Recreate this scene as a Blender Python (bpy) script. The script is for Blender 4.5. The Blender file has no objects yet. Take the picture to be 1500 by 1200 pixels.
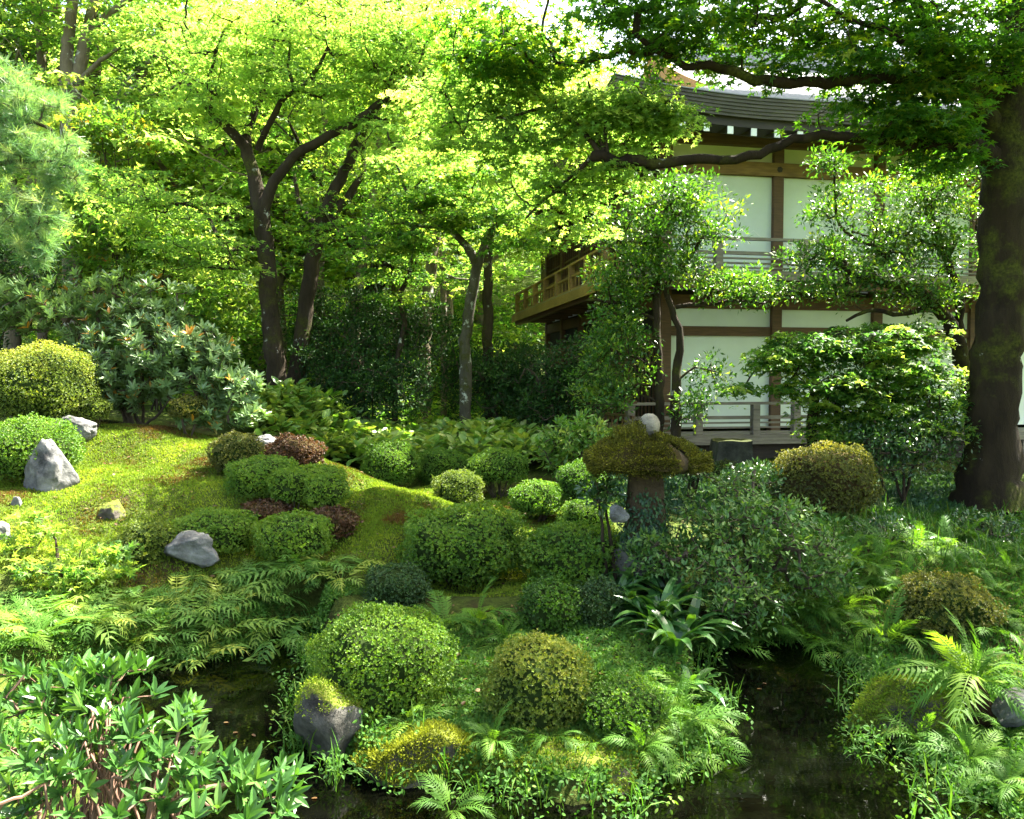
import bpy, bmesh, math, random
import numpy as np
from mathutils import Vector, noise as mnoise
R = math.radians
rng = np.random.default_rng(11)
random.seed(11)
S = bpy.context.scene
COL = S.collection

# ------------------------------------------------------------------ camera
F = 1150.0                       # focal length in pixels of a 1500 px wide frame
CAM = np.array([0.0, 0.0, 2.3])
PITCH = math.atan(50 / F)
cd = bpy.data.cameras.new('camera')
cd.sensor_width = 36.0
cd.lens = 36.0 * F / 1500.0
cd.clip_end = 2000
cam = bpy.data.objects.new('camera', cd)
COL.objects.link(cam)
cam.location = CAM
cam.rotation_euler = (R(90) - PITCH, 0, 0)
S.camera = cam
# ------------------------------------------------------------------ light
SUN_AZ, SUN_EL = 56.0, 58.0      # azimuth right of the view direction, elevation
world = bpy.data.worlds.new('World')
S.world = world
world.use_nodes = True
wn = world.node_tree
sky = wn.nodes.new('ShaderNodeTexSky')
sky.sky_type = 'NISHITA'
sky.sun_disc = False
sky.dust_density = 3.0
sky.ozone_density = .4
sky.air_density = .8
sky.sun_elevation = R(SUN_EL)
sky.sun_rotation = R(SUN_AZ)
bg = wn.nodes['Background']
bg.inputs[1].default_value = 0.1
warm = wn.nodes.new('ShaderNodeVectorMath'); warm.operation = 'MULTIPLY'; warm.inputs[1].default_value = (1.1, 1.03, .86)
wn.links.new(sky.outputs[0], warm.inputs[0]); wn.links.new(warm.outputs[0], bg.inputs[0])
sl = bpy.data.lights.new('sun', 'SUN')
sl.energy = 5.0
sl.angle = R(0.5)
sl.color = (1.0, 0.95, 0.84)
sun = bpy.data.objects.new('sun', sl)
COL.objects.link(sun)
sdir = Vector((math.sin(R(SUN_AZ)) * math.cos(R(SUN_EL)), math.cos(R(SUN_AZ)) * math.cos(R(SUN_EL)), math.sin(R(SUN_EL))))
sun.rotation_euler = sdir.to_track_quat('Z', 'Y').to_euler()
sun.location = (20, 30, 40)
S.view_settings.view_transform = 'Standard'
S.view_settings.look = 'None'
S.view_settings.exposure = 3.4
S.view_settings.gamma = 1
S.view_settings.use_curve_mapping = False
S.cycles.max_bounces = 6
S.cycles.diffuse_bounces = 4
S.cycles.glossy_bounces = 2
S.cycles.transmission_bounces = 4

# ------------------------------------------------------------------ helpers
cp, sp = math.cos(PITCH), math.sin(PITCH)
def ray(px, py):
    a, b = (px - 750) / F, (600 - py) / F
    return np.array([a, cp + b * sp, -sp + b * cp])
def W(px, py, Y):
    """the point of the place seen at a photo pixel, Y metres ahead of the camera"""
    d = ray(px, py)
    return CAM + d * (Y / d[1])
def Wz(px, py, z=0.0):
    d = ray(px, py)
    return CAM + d * ((z - CAM[2]) / d[2])
def unit(a):
    return a / np.maximum(np.linalg.norm(a, axis=-1, keepdims=True), 1e-9)
def smooth(e0, e1, x):
    t = np.clip((x - e0) / (e1 - e0), 0, 1)
    return t * t * (3 - 2 * t)
_perm = np.random.default_rng(5).random((64, 64))
def vn(x, y):
    """value noise in 0..1"""
    x, y = np.asarray(x, float), np.asarray(y, float)
    xi, yi = np.floor(x).astype(int), np.floor(y).astype(int)
    fx, fy = x - xi, y - yi
    fx, fy = fx * fx * (3 - 2 * fx), fy * fy * (3 - 2 * fy)
    g = lambda i, j: _perm[i % 64, j % 64]
    return (g(xi, yi) * (1 - fx) + g(xi + 1, yi) * fx) * (1 - fy) + (g(xi, yi + 1) * (1 - fx) + g(xi + 1, yi + 1) * fx) * fy
def fbm(x, y):
    return (vn(x, y) + .5 * vn(2.1 * x + 7, 2.1 * y + 3) + .25 * vn(4.3 * x + 1, 4.3 * y + 9)) / 1.75

class MB:
    """collects shapes and links them as one mesh object"""
    def __init__(s):
        s.v, s.t, s.q, s.tr, s.qm, s.tm, s.n = [], [], [], [], [], [], 0
    def add(s, v, q=None, tri=None, mat=0, tint=.5):
        v = np.asarray(v, float).reshape(-1, 3)
        s.v.append(v)
        s.t.append(np.broadcast_to(np.asarray(tint, float), (len(v),)))
        if q is not None and len(q):
            q = np.asarray(q, int).reshape(-1, 4) + s.n
            s.q.append(q); s.qm.append(np.full(len(q), mat))
        if tri is not None and len(tri):
            tri = np.asarray(tri, int).reshape(-1, 3) + s.n
            s.tr.append(tri); s.tm.append(np.full(len(tri), mat))
        s.n += len(v)
        return s
    def build(s, name, mats, parent=None, origin=None, smooth_=False):
        if not isinstance(mats, (list, tuple)): mats = [mats]
        v = np.concatenate(s.v) if s.v else np.zeros((0, 3))
        if origin is not None: v = v - np.asarray(origin)
        q = np.concatenate(s.q) if s.q else np.zeros((0, 4), int)
        t = np.concatenate(s.tr) if s.tr else np.zeros((0, 3), int)
        me = bpy.data.meshes.new(name)
        me.vertices.add(len(v)); me.vertices.foreach_set('co', v.astype(np.float32).ravel())
        loops = np.concatenate([q.ravel(), t.ravel()]).astype(np.int32)
        me.loops.add(len(loops)); me.loops.foreach_set('vertex_index', loops)
        st = np.concatenate([np.arange(len(q)) * 4, len(q) * 4 + np.arange(len(t)) * 3]).astype(np.int32)
        me.polygons.add(len(st)); me.polygons.foreach_set('loop_start', st)
        mi = np.concatenate((s.qm or [np.zeros(0, int)]) + (s.tm or [np.zeros(0, int)])).astype(np.int32)
        me.polygons.foreach_set('material_index', mi)
        me.polygons.foreach_set('use_smooth', np.full(len(st), smooth_))
        at = me.attributes.new('tint', 'FLOAT', 'POINT')
        at.data.foreach_set('value', np.concatenate(s.t).astype(np.float32))
        for m in mats: me.materials.append(m)
        me.update(calc_edges=True)
        o = bpy.data.objects.new(name, me)
        COL.objects.link(o)
        if parent is not None: o.parent = parent
        return o
    # -- shapes
    def box(s, x0, x1, y0, y1, z0, z1, mat=0):
        v = [(x, y, z) for z in (z0, z1) for y in (y0, y1) for x in (x0, x1)]
        return s.add(v, [(0, 2, 3, 1), (4, 5, 7, 6), (0, 1, 5, 4), (2, 6, 7, 3), (0, 4, 6, 2), (1, 3, 7, 5)], mat=mat)
    def tube(s, pts, rad, sides=8, mat=0, tint=.5, rough=0.0, cap=True):
        pts = np.asarray(pts, float); n = len(pts)
        rad = np.broadcast_to(np.asarray(rad, float), (n,))
        tan = unit(np.gradient(pts, axis=0))
        ref = np.array([0.31, 0.95, 0.05]) if abs(tan[0][2]) > .6 else np.array([0.05, 0.1, 1.0])
        a = unit(np.cross(tan, ref)); b = np.cross(tan, a)
        th = np.arange(sides) * 2 * math.pi / sides
        rr = rad[:, None] * (1 + rough * (rng.random((n, sides)) - .5))
        v = pts[:, None, :] + rr[..., None] * (np.cos(th)[None, :, None] * a[:, None, :] + np.sin(th)[None, :, None] * b[:, None, :])
        i = np.arange(n - 1)[:, None] * sides; j = np.arange(sides)[None, :]; k = (j + 1) % sides
        q = np.stack([i + j, i + k, i + sides + k, i + sides + j], -1)
        v = v.reshape(-1, 3); tri = None
        if cap:
            v = np.concatenate([v, pts[-1:] + tan[-1:] * rad[-1] * .6])
            e = (n - 1) * sides
            tri = [(e + x, e + (x + 1) % sides, n * sides) for x in range(sides)]
        return s.add(v, q.reshape(-1, 4), tri, mat=mat, tint=tint)
    def leaves(s, tpl, pos, axis, nor, size, tint, width=1.0, mat=0):
        tv, tq, tt = tpl
        pos = np.asarray(pos, float); N = len(pos)
        if N == 0: return s
        y = unit(np.asarray(axis, float)); nor = np.asarray(nor, float)
        z = unit(nor - (nor * y).sum(1, keepdims=True) * y)
        x = np.cross(y, z)
        size = np.broadcast_to(np.asarray(size, float), (N,))[:, None, None]
        width = np.broadcast_to(np.asarray(width, float), (N,))[:, None, None]
        v = pos[:, None, :] + size * (width * tv[None, :, 0:1] * x[:, None, :] + tv[None, :, 1:2] * y[:, None, :] + tv[None, :, 2:3] * z[:, None, :])
        k = len(tv); off = (np.arange(N) * k)[:, None, None]
        q = (tq[None] + off).reshape(-1, 4) if len(tq) else None
        t = (tt[None] + off).reshape(-1, 3) if len(tt) else None
        return s.add(v.reshape(-1, 3), q, t, mat=mat, tint=np.repeat(np.broadcast_to(np.asarray(tint, float), (N,)), k))

def tpl(v, q=(), t=()):
    return np.array(v, float), np.array(q, int).reshape(-1, 4), np.array(t, int).reshape(-1, 3)
RHOMB = tpl([(0, 0, 0), (.22, .45, .06), (0, 1, -.03), (-.22, .45, .06)], [(0, 1, 2, 3)])
def _maple(n=5):
    angs = np.radians(np.linspace(-118, 118, n)); ln = {5: (.55, .85, 1, .85, .55), 3: (.7, 1, .7)}[n]
    v = [(0, 0, 0)]
    half = (angs[1] - angs[0]) / 2
    for i in range(n + 1):
        a = angs[0] - half * .8 + i * 2 * half if i < n else angs[-1] + half * .8
        if i == 0: a = angs[0] - half * .8
        v.append((.33 * math.sin(a), .33 * math.cos(a) * 1.0, .03))
    for i in range(n):
        v.append((ln[i] * math.sin(angs[i]), ln[i] * math.cos(angs[i]), -.10))
    q = [(0, i + 2, n + 2 + i, i + 1) for i in range(n)]
    return tpl(v, q)
MAPLE, MAPLE3 = _maple(5), _maple(3)
def _oval(w=.2, fold=.05, bend=-.12):
    st = [(.22, .75), (.5, 1.0), (.78, .7)]
    v = [(0, 0, 0)]
    for y, k in st:
        zz = bend * y * y
        v += [(-w * k, y, zz + fold), (0, y, zz), (w * k, y, zz + fold)]
    v.append((0, 1, bend))
    q = []; t = [(0, 2, 1), (0, 3, 2)]
    for i in (0, 1):
        a = 1 + 3 * i
        q += [(a, a + 1, a + 4, a + 3), (a + 1, a + 2, a + 5, a + 4)]
    t += [(7, 8, 10), (8, 9, 10)]
    return tpl(v, q, t)
OVAL = _oval()
OVALW = _oval(.27, .05, -.2)
def _strip(n, w, elev, bend, fold=.25):
    """arching strap leaf: grows along +y from the base"""
    v, q = [], []
    p = np.zeros(2); a = elev
    for i in range(n + 1):
        s_ = i / n
        ww = w * (math.sin(math.pi * min(1, .12 + s_ * .88)) ** .6 if i < n else 0.02)
        v += [(-ww, p[0], p[1] + fold * ww), (0, p[0], p[1]), (ww, p[0], p[1] + fold * ww)]
        p = p + np.array([math.cos(a), math.sin(a)]) / n
        a -= bend / n
    for i in range(n):
        b = 3 * i
        q += [(b, b + 1, b + 4, b + 3), (b + 1, b + 2, b + 5, b + 4)]
    return tpl(v, q)
STRAP = [_strip(6, .075, R(e), R(b)) for e, b in ((75, 70), (65, 100), (80, 120), (50, 90))]
BLADE = [_strip(4, .016, R(e), R(b)) for e, b in ((80, 50), (75, 95), (65, 120), (85, 25))]
def _frond(n, w, elev, bend, plen, lean=.35, side=0.0, seed=0):
    rr = random.Random(seed)
    v, q = [], []
    p = np.zeros(2); a = elev
    st = []
    for i in range(n + 1):
        st.append((p.copy(), a)); p = p + np.array([math.cos(a), math.sin(a)]) / n; a -= bend / n
    for i in range(1, n + 1):
        s_ = i / n
        (p, a) = st[i]
        L = plen * (math.sin(math.pi * (s_ * .82 + .16)) ** .8) if s_ > .15 else 0
        f = np.array([math.cos(a), math.sin(a)])
        if L > .01:
            for sg in (-1, 1):
                b = len(v); k_ = rr.uniform(.82, 1.1); dr = rr.uniform(-.05, .5)
                for (l, c) in ((0, 0), (.45, -w), (1, .12), (.45, w)):
                    off = f * (l * L * lean + c)
                    v.append((sg * l * L * k_ + side * s_ * s_, p[0] + off[0], p[1] + off[1] - dr * L * l * l))
                q.append((b, b + 1, b + 2, b + 3) if sg > 0 else (b, b + 3, b + 2, b + 1))
    for i in range(n):
        b = len(v); r = .006
        for k in (i, i + 1):
            p = st[k][0]; xo = side * (k / n) ** 2; v += [(xo - r, p[0], p[1] + .002), (xo + r, p[0], p[1] + .002)]
        q.append((b, b + 1, b + 3, b + 2))
    return tpl(v, q)
FROND = [_frond(n_, w_, R(e), R(b), l_, .35, s_, k) for k, (n_, w_, e, b, l_, s_) in enumerate([(20, .026, 72, 95, .2, .1), (22, .024, 60, 100, .17, -.15), (18, .028, 45, 85, .22, .2), (22, .024, 80, 60, .16, -.08), (20, .026, 55, 130, .2, -.25), (16, .03, 30, 60, .24, .12), (20, .026, 66, 150, .18, .05)])]
ROYAL = [_frond(n_, w_, R(e), R(b), l_, .3, s_, 20 + k) for k, (n_, w_, e, b, l_, s_) in enumerate([(9, .045, 70, 95, .27, .1), (10, .042, 55, 95, .24, -.2), (8, .05, 40, 80, .28, .15), (9, .045, 62, 120, .25, -.1), (8, .048, 30, 70, .3, .25), (10, .04, 50, 140, .24, 0)])]

# ------------------------------------------------------------------ materials
def nodes(name):
    m = bpy.data.materials.new(name); m.use_nodes = True
    nt = m.node_tree
    return m, nt, nt.nodes['Principled BSDF'], nt.nodes['Material Output']
def ramp(nt, stops, fac):
    r = nt.nodes.new('ShaderNodeValToRGB')
    e = r.color_ramp.elements
    while len(e) < len(stops): e.new(.5)
    for i, (p, c) in enumerate(stops):
        e[i].position = p; e[i].color = (*c, 1)
    nt.links.new(fac, r.inputs[0])
    return r.outputs[0]
def tex(nt, kind, scale, detail=4, rough=.6, coord='Object', stretch=None, vec=None):
    tc = nt.nodes.new('ShaderNodeTexCoord')
    v = tc.outputs[coord]
    if stretch:
        mp = nt.nodes.new('ShaderNodeMapping'); mp.inputs['Scale'].default_value = stretch
        nt.links.new(v, mp.inputs[0]); v = mp.outputs[0]
    n = nt.nodes.new(kind)
    n.inputs['Scale'].default_value = scale
    if 'Detail' in n.inputs: n.inputs['Detail'].default_value = detail
    if 'Roughness' in n.inputs: n.inputs['Roughness'].default_value = rough
    nt.links.new(v, n.inputs['Vector'])
    return n
def mixc(nt, fac, a, b):
    m = nt.nodes.new('ShaderNodeMix'); m.data_type = 'RGBA'
    for k, val in ((0, fac), (6, a), (7, b)):
        if isinstance(val, (int, float)): m.inputs[k].default_value = val
        elif isinstance(val, tuple): m.inputs[k].default_value = (*val, 1)
        else: nt.links.new(val, m.inputs[k])
    return m.outputs[2]
def bump(nt, p, h, strength, dist=.02):
    b = nt.nodes.new('ShaderNodeBump'); b.inputs['Strength'].default_value = strength; b.inputs['Distance'].default_value = dist
    nt.links.new(h, b.inputs['Height']); nt.links.new(b.outputs[0], p.inputs['Normal'])
def leaf_mat(name, cols, trans=.4, tmul=(1.5, 1.35, .5), rough=.5, spec=.35, pos=None):
    m, nt, p, out = nodes(name)
    at = nt.nodes.new('ShaderNodeAttribute'); at.attribute_name = 'tint'
    pos = pos or [i / (len(cols) - 1) for i in range(len(cols))]
    c = ramp(nt, list(zip(pos, cols)), at.outputs['Fac'])
    nt.links.new(c, p.inputs['Base Color'])
    p.inputs['Roughness'].default_value = rough
    p.inputs['Specular IOR Level'].default_value = spec
    if trans > 0:
        tr = nt.nodes.new('ShaderNodeBsdfTranslucent')
        vm = nt.nodes.new('ShaderNodeVectorMath'); vm.operation = 'MULTIPLY'; vm.inputs[1].default_value = tmul
        nt.links.new(c, vm.inputs[0]); nt.links.new(vm.outputs[0], tr.inputs[0])
        mx = nt.nodes.new('ShaderNodeMixShader'); mx.inputs[0].default_value = trans
        nt.links.new(p.outputs[0], mx.inputs[1]); nt.links.new(tr.outputs[0], mx.inputs[2])
        nt.links.new(mx.outputs[0], out.inputs[0])
    return m
def bark_mat(name, dark, light, moss=0.0, lichen=0.3, scale=6):
    m, nt, p, out = nodes(name)
    n1 = tex(nt, 'ShaderNodeTexNoise', scale, 6, .7, stretch=(1, 1, .3))
    c = ramp(nt, [(.3, dark), (.7, light)], n1.outputs[0])
    n2 = tex(nt, 'ShaderNodeTexNoise', scale * .9, 5, .65)
    lm = ramp(nt, [(.66 - .2 * lichen, (0, 0, 0)), (.71 - .2 * lichen, (1, 1, 1))], n2.outputs[0])
    c = mixc(nt, lm, c, (.33, .34, .29))
    if moss > 0:
        n3 = tex(nt, 'ShaderNodeTexNoise', scale * .35, 5, .7)
        mm = ramp(nt, [(.62 - .3 * moss, (0, 0, 0)), (.74 - .3 * moss, (1, 1, 1))], n3.outputs[0])
        n4 = tex(nt, 'ShaderNodeTexNoise', scale * 8, 3, .7)
        mc = ramp(nt, [(.3, (.015, .018, .004)), (.7, (.07, .075, .01))], n4.outputs[0])
        c = mixc(nt, mm, c, mc)
    nt.links.new(c, p.inputs['Base Color'])
    p.inputs['Roughness'].default_value = .9; p.inputs['Specular IOR Level'].default_value = .15
    b = tex(nt, 'ShaderNodeTexNoise', scale * 3, 6, .75, stretch=(1, 1, .25))
    bump(nt, p, b.outputs[0], .9, .04)
    return m
def rock_mat(name, dark, light, moss, mosscol=((.03, .045, .008), (.14, .16, .02)), scale=3.0):
    m, nt, p, out = nodes(name)
    n1 = tex(nt, 'ShaderNodeTexNoise', scale, 8, .65)
    c = ramp(nt, [(.34, dark), (.5, tuple((a + b) / 2 for a, b in zip(dark, light))), (.66, light)], n1.outputs[0])
    n5 = tex(nt, 'ShaderNodeTexVoronoi', scale * 5)
    sp_ = ramp(nt, [(.08, (1, 1, 1)), (.22, (0, 0, 0))], n5.outputs[0])
    mul = nt.nodes.new('ShaderNodeMath'); mul.operation = 'MULTIPLY'; mul.inputs[1].default_value = .5
    nt.links.new(sp_, mul.inputs[0])
    c = mixc(nt, mul.outputs[0], c, (.3, .3, .27))
    if moss > 0:
        g = nt.nodes.new('ShaderNodeNewGeometry'); sx = nt.nodes.new('ShaderNodeSeparateXYZ')
        nt.links.new(g.outputs['Normal'], sx.inputs[0])
        n2 = tex(nt, 'ShaderNodeTexNoise', scale * 1.3, 5, .7)
        ad = nt.nodes.new('ShaderNodeMath'); ad.operation = 'MULTIPLY_ADD'; ad.inputs[1].default_value = .35
        nt.links.new(sx.outputs[2], ad.inputs[0]); nt.links.new(n2.outputs[0], ad.inputs[2])
        mm = ramp(nt, [(1.0 - .5 * moss - .06, (0, 0, 0)), (1.0 - .5 * moss + .04, (1, 1, 1))], ad.outputs[0])
        n3 = tex(nt, 'ShaderNodeTexNoise', scale * 14, 3, .7)
        mc = ramp(nt, [(.3, mosscol[0]), (.7, mosscol[1])], n3.outputs[0])
        c = mixc(nt, mm, c, mc)
    nt.links.new(c, p.inputs['Base Color']); p.inputs['Roughness'].default_value = .9; p.inputs['Specular IOR Level'].default_value = .15
    b = tex(nt, 'ShaderNodeTexNoise', scale * 6, 8, .7); bump(nt, p, b.outputs[0], .7, .03)
    return m
def wood_mat(name, a, b, stretch=(1, 12, 12), rough=.7):
    m, nt, p, out = nodes(name)
    n = tex(nt, 'ShaderNodeTexNoise', 2.5, 6, .7, stretch=stretch)
    n2 = tex(nt, 'ShaderNodeTexNoise', .9, 3, .6)
    c = ramp(nt, [(.3, a), (.7, b)], n.outputs[0])
    f = ramp(nt, [(.35, (.65, .65, .65)), (.65, (1.1, 1.1, 1.1))], n2.outputs[0])
    vm = nt.nodes.new('ShaderNodeVectorMath'); vm.operation = 'MULTIPLY'
    nt.links.new(c, vm.inputs[0]); nt.links.new(f, vm.inputs[1])
    nt.links.new(vm.outputs[0], p.inputs['Base Color']); p.inputs['Roughness'].default_value = rough
    bump(nt, p, n.outputs[0], .3, .01)
    return m
def plain(name, col, rough=.7, var=.15, scale=2.0, spec=.3):
    m, nt, p, out = nodes(name)
    n = tex(nt, 'ShaderNodeTexNoise', scale, 5, .65)
    lo = tuple(c * (1 - var) for c in col); hi = tuple(min(1, c * (1 + var)) for c in col)
    nt.links.new(ramp(nt, [(.3, lo), (.7, hi)], n.outputs[0]), p.inputs['Base Color'])
    p.inputs['Roughness'].default_value = rough; p.inputs['Specular IOR Level'].default_value = spec
    return m

M = {}
M['maple_bright'] = leaf_mat('maple_leaf_bright', [(.05, .11, .02), (.12, .22, .04), (.25, .31, .06)], .7, (2.6, 2.4, 1.8))
M['maple_mid'] = leaf_mat('maple_leaf_mid', [(.025, .075, .014), (.07, .16, .024), (.2, .26, .04)], .62, (2.1, 2.1, 1.2))
M['maple_dark'] = leaf_mat('maple_leaf_dark', [(.022, .07, .014), (.05, .13, .018), (.16, .2, .02)], .6, (2.1, 2.1, .5), rough=.45, spec=.35)
M['maple_gold'] = leaf_mat('maple_leaf_turning', [(.04, .1, .014), (.1, .19, .025), (.36, .24, .02), (.4, .08, .015)], .6, (1.8, 1.75, .8), pos=[0, .6, .88, 1])
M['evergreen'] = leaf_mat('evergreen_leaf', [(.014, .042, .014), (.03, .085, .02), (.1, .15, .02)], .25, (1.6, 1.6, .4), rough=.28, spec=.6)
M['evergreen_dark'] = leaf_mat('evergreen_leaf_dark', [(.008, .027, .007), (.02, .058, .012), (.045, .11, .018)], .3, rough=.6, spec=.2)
M['camellia'] = leaf_mat('camellia_leaf', [(.022, .062, .012), (.055, .14, .02), (.22, .28, .035)], .4, (1.7, 1.8, .5), rough=.33, spec=.4)
M['rhodo'] = leaf_mat('rhododendron_leaf', [(.05, .11, .035), (.11, .19, .065), (.17, .26, .1), (.42, .2, .02)], .2, (1.4, 1.5, .6), rough=.38, spec=.5, pos=[0, .5, .93, .97])
M['daphne'] = leaf_mat('glossy_shrub_leaf', [(.022, .07, .014), (.05, .13, .024), (.12, .2, .04)], .3, (1.5, 1.5, .5), rough=.38, spec=.4)
M['azalea'] = leaf_mat('azalea_leaf', [(.02, .06, .007), (.06, .145, .011), (.15, .24, .02)], .35, (1.5, 1.5, .5))
M['azalea_yellow'] = leaf_mat('azalea_leaf_yellow', [(.05, .09, .012), (.13, .18, .02), (.3, .3, .05)], .35, (1.4, 1.4, .5))
M['azalea_dark'] = leaf_mat('azalea_leaf_dark', [(.012, .03, .01), (.03, .07, .018), (.06, .11, .025)], .25, (1.5, 1.5, .5))
M['azalea_brown'] = leaf_mat('azalea_leaf_brown', [(.04, .05, .01), (.105, .115, .016), (.24, .21, .03)], .3, (1.4, 1.4, .5))
M['red_moss'] = leaf_mat('red_brown_moss', [(.04, .02, .01), (.08, .036, .014), (.11, .08, .02)], .2)
M['moss'] = leaf_mat('moss_tuft', [(.10, .055, .015), (.10, .13, .013), (.11, .19, .015), (.23, .285, .025)], .35, (1.3, 1.3, .5), rough=.8, spec=.15, pos=[.05, .3, .5, 1])
M['moss_gold'] = leaf_mat('moss_golden', [(.045, .05, .008), (.135, .16, .012), (.27, .3, .02)], .3, (1.3, 1.3, .5), rough=.8, spec=.15)
M['moss_cap'] = leaf_mat('lantern_moss', [(.025, .026, .005), (.085, .085, .01), (.2, .2, .015)], .25, (1.3, 1.3, .5), rough=.8, spec=.15)
M['fern'] = leaf_mat('fern_frond', [(.03, .085, .012), (.07, .165, .02), (.16, .25, .03)], .45, (1.6, 1.6, .5), rough=.55, spec=.18)
M['royal'] = leaf_mat('royal_fern_frond', [(.04, .11, .02), (.09, .19, .03), (.22, .27, .04)], .4, (1.5, 1.5, .5), rough=.55, spec=.2)
M['hosta'] = leaf_mat('broad_leaf', [(.04, .11, .016), (.1, .21, .03), (.26, .32, .07)], .35, (1.5, 1.5, .5), rough=.35, spec=.45)
M['herb'] = leaf_mat('small_herb_leaf', [(.025, .075, .012), (.055, .14, .02), (.13, .21, .035)], .35, (1.5, 1.6, .5), rough=.6, spec=.15)
M['strap'] = leaf_mat('strap_leaf', [(.012, .045, .012), (.03, .095, .02), (.1, .2, .025)], .3, (1.6, 1.6, .4), rough=.3, spec=.5)
M['grass'] = leaf_mat('grass_blade', [(.02, .06, .01), (.05, .12, .016), (.16, .2, .03)], .4, (1.4, 1.4, .5))
M['pine'] = leaf_mat('pine_needle', [(.05, .125, .045), (.1, .21, .08), (.24, .3, .12)], .4, (1.8, 1.8, .8), rough=.4)
M['ivy'] = leaf_mat('ivy_leaf', [(.015, .045, .025), (.03, .08, .035), (.06, .12, .04)], .25, rough=.4)
M['fibre'] = plain('brown_fibre', (.03, .017, .01), .95, .4, 25, .05)
M['fallen'] = leaf_mat('fallen_leaf', [(.06, .03, .012), (.12, .065, .02), (.17, .12, .035)], .2)
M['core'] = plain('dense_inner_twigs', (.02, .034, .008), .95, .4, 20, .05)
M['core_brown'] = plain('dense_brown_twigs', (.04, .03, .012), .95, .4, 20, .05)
M['bark'] = bark_mat('maple_bark', (.014, .010, .006), (.05, .037, .023), .3, .12, 5)
M['bark_moss'] = bark_mat('mossy_bark', (.009, .006, .004), (.032, .022, .012), .38, -.1, 3.2)
M['bark_pale'] = bark_mat('pale_bark', (.03, .027, .018), (.10, .09, .065), .4, .45, 6)
M['bark_far'] = bark_mat('weathered_bark', (.06, .045, .03), (.2, .165, .11), .15, .4, 3)
M['twig'] = plain('twig_bark', (.06, .045, .03), .85, .3, 15)
M['twig_red'] = plain('red_brown_twig', (.13, .075, .05), .7, .35, 20)
M['rock'] = rock_mat('grey_rock', (.03, .03, .03), (.22, .22, .21), .15)
M['rock_mossy'] = rock_mat('mossy_rock', (.025, .022, .018), (.13, .115, .09), .75)
M['rock_dark'] = rock_mat('dark_wet_rock', (.02, .019, .017), (.15, .145, .125), .55)
M['rock_shaded'] = rock_mat('shade_darkened_mossy_stone', (.02, .019, .016), (.09, .085, .07), .6, ((.012, .018, .004), (.045, .055, .01)))  # stone and moss darkened to imitate the veranda's shade
M['stone'] = rock_mat('lantern_stone', (.02, .015, .009), (.075, .054, .032), .25, scale=4)
M['stone_pale'] = rock_mat('pale_lantern_stone', (.12, .11, .09), (.28, .26, .2), 0, scale=9)
M['wood'] = wood_mat('brown_timber', (.07, .035, .018), (.17, .085, .042))
M['wood_gold_or_lit'] = wood_mat('golden_or_bounce_lit_timber', (.17, .09, .03), (.34, .2, .07))  # lintel's own orange brown; on the balcony it paints warm bounce light
M['wood_grey'] = wood_mat('weathered_timber', (.12, .10, .085), (.3, .26, .22))
M['wood_dark'] = wood_mat('dark_timber', (.018, .013, .01), (.05, .035, .025))
M['plaster'] = plain('white_plaster', (.73, .77, .74), .85, .09, .9, .1)
M['plaster_cream'] = plain('cream_plaster', (.62, .6, .42), .85, .06, 1.2, .1)
M['white_paint'] = plain('white_paint', (.85, .85, .82), .6, .04, 3)
M['roofing'] = plain('shingle_roofing', (.2, .2, .205), .42, .25, 9, .6)
M['eave_edge'] = wood_mat('layered_bark_edge', (.05, .042, .032), (.13, .11, .08))
M['copper'] = plain('red_copper_board', (.36, .16, .08), .6, .15, 3)
M['interior_shade'] = plain('dark_interior', (.012, .01, .009), .8, .2, 2)  # near-black colour paints the unlit room behind the lattice

# ------------------------------------------------------------------ object bookkeeping
def tag(o, label, cat, group=None, kind=None):
    if label: o['label'] = label
    if cat: o['category'] = cat
    if group: o['group'] = group
    if kind: o['kind'] = kind
    return o
def empty(name, loc, label, cat, group=None, rz=0):
    o = bpy.data.objects.new(name, None)
    o.empty_display_size = .2
    COL.objects.link(o)
    o.location = [float(c) for c in loc]; o.rotation_euler = (0, 0, rz)
    return tag(o, label, cat, group)
def structure(o):
    o['kind'] = 'structure'
    return o

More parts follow.
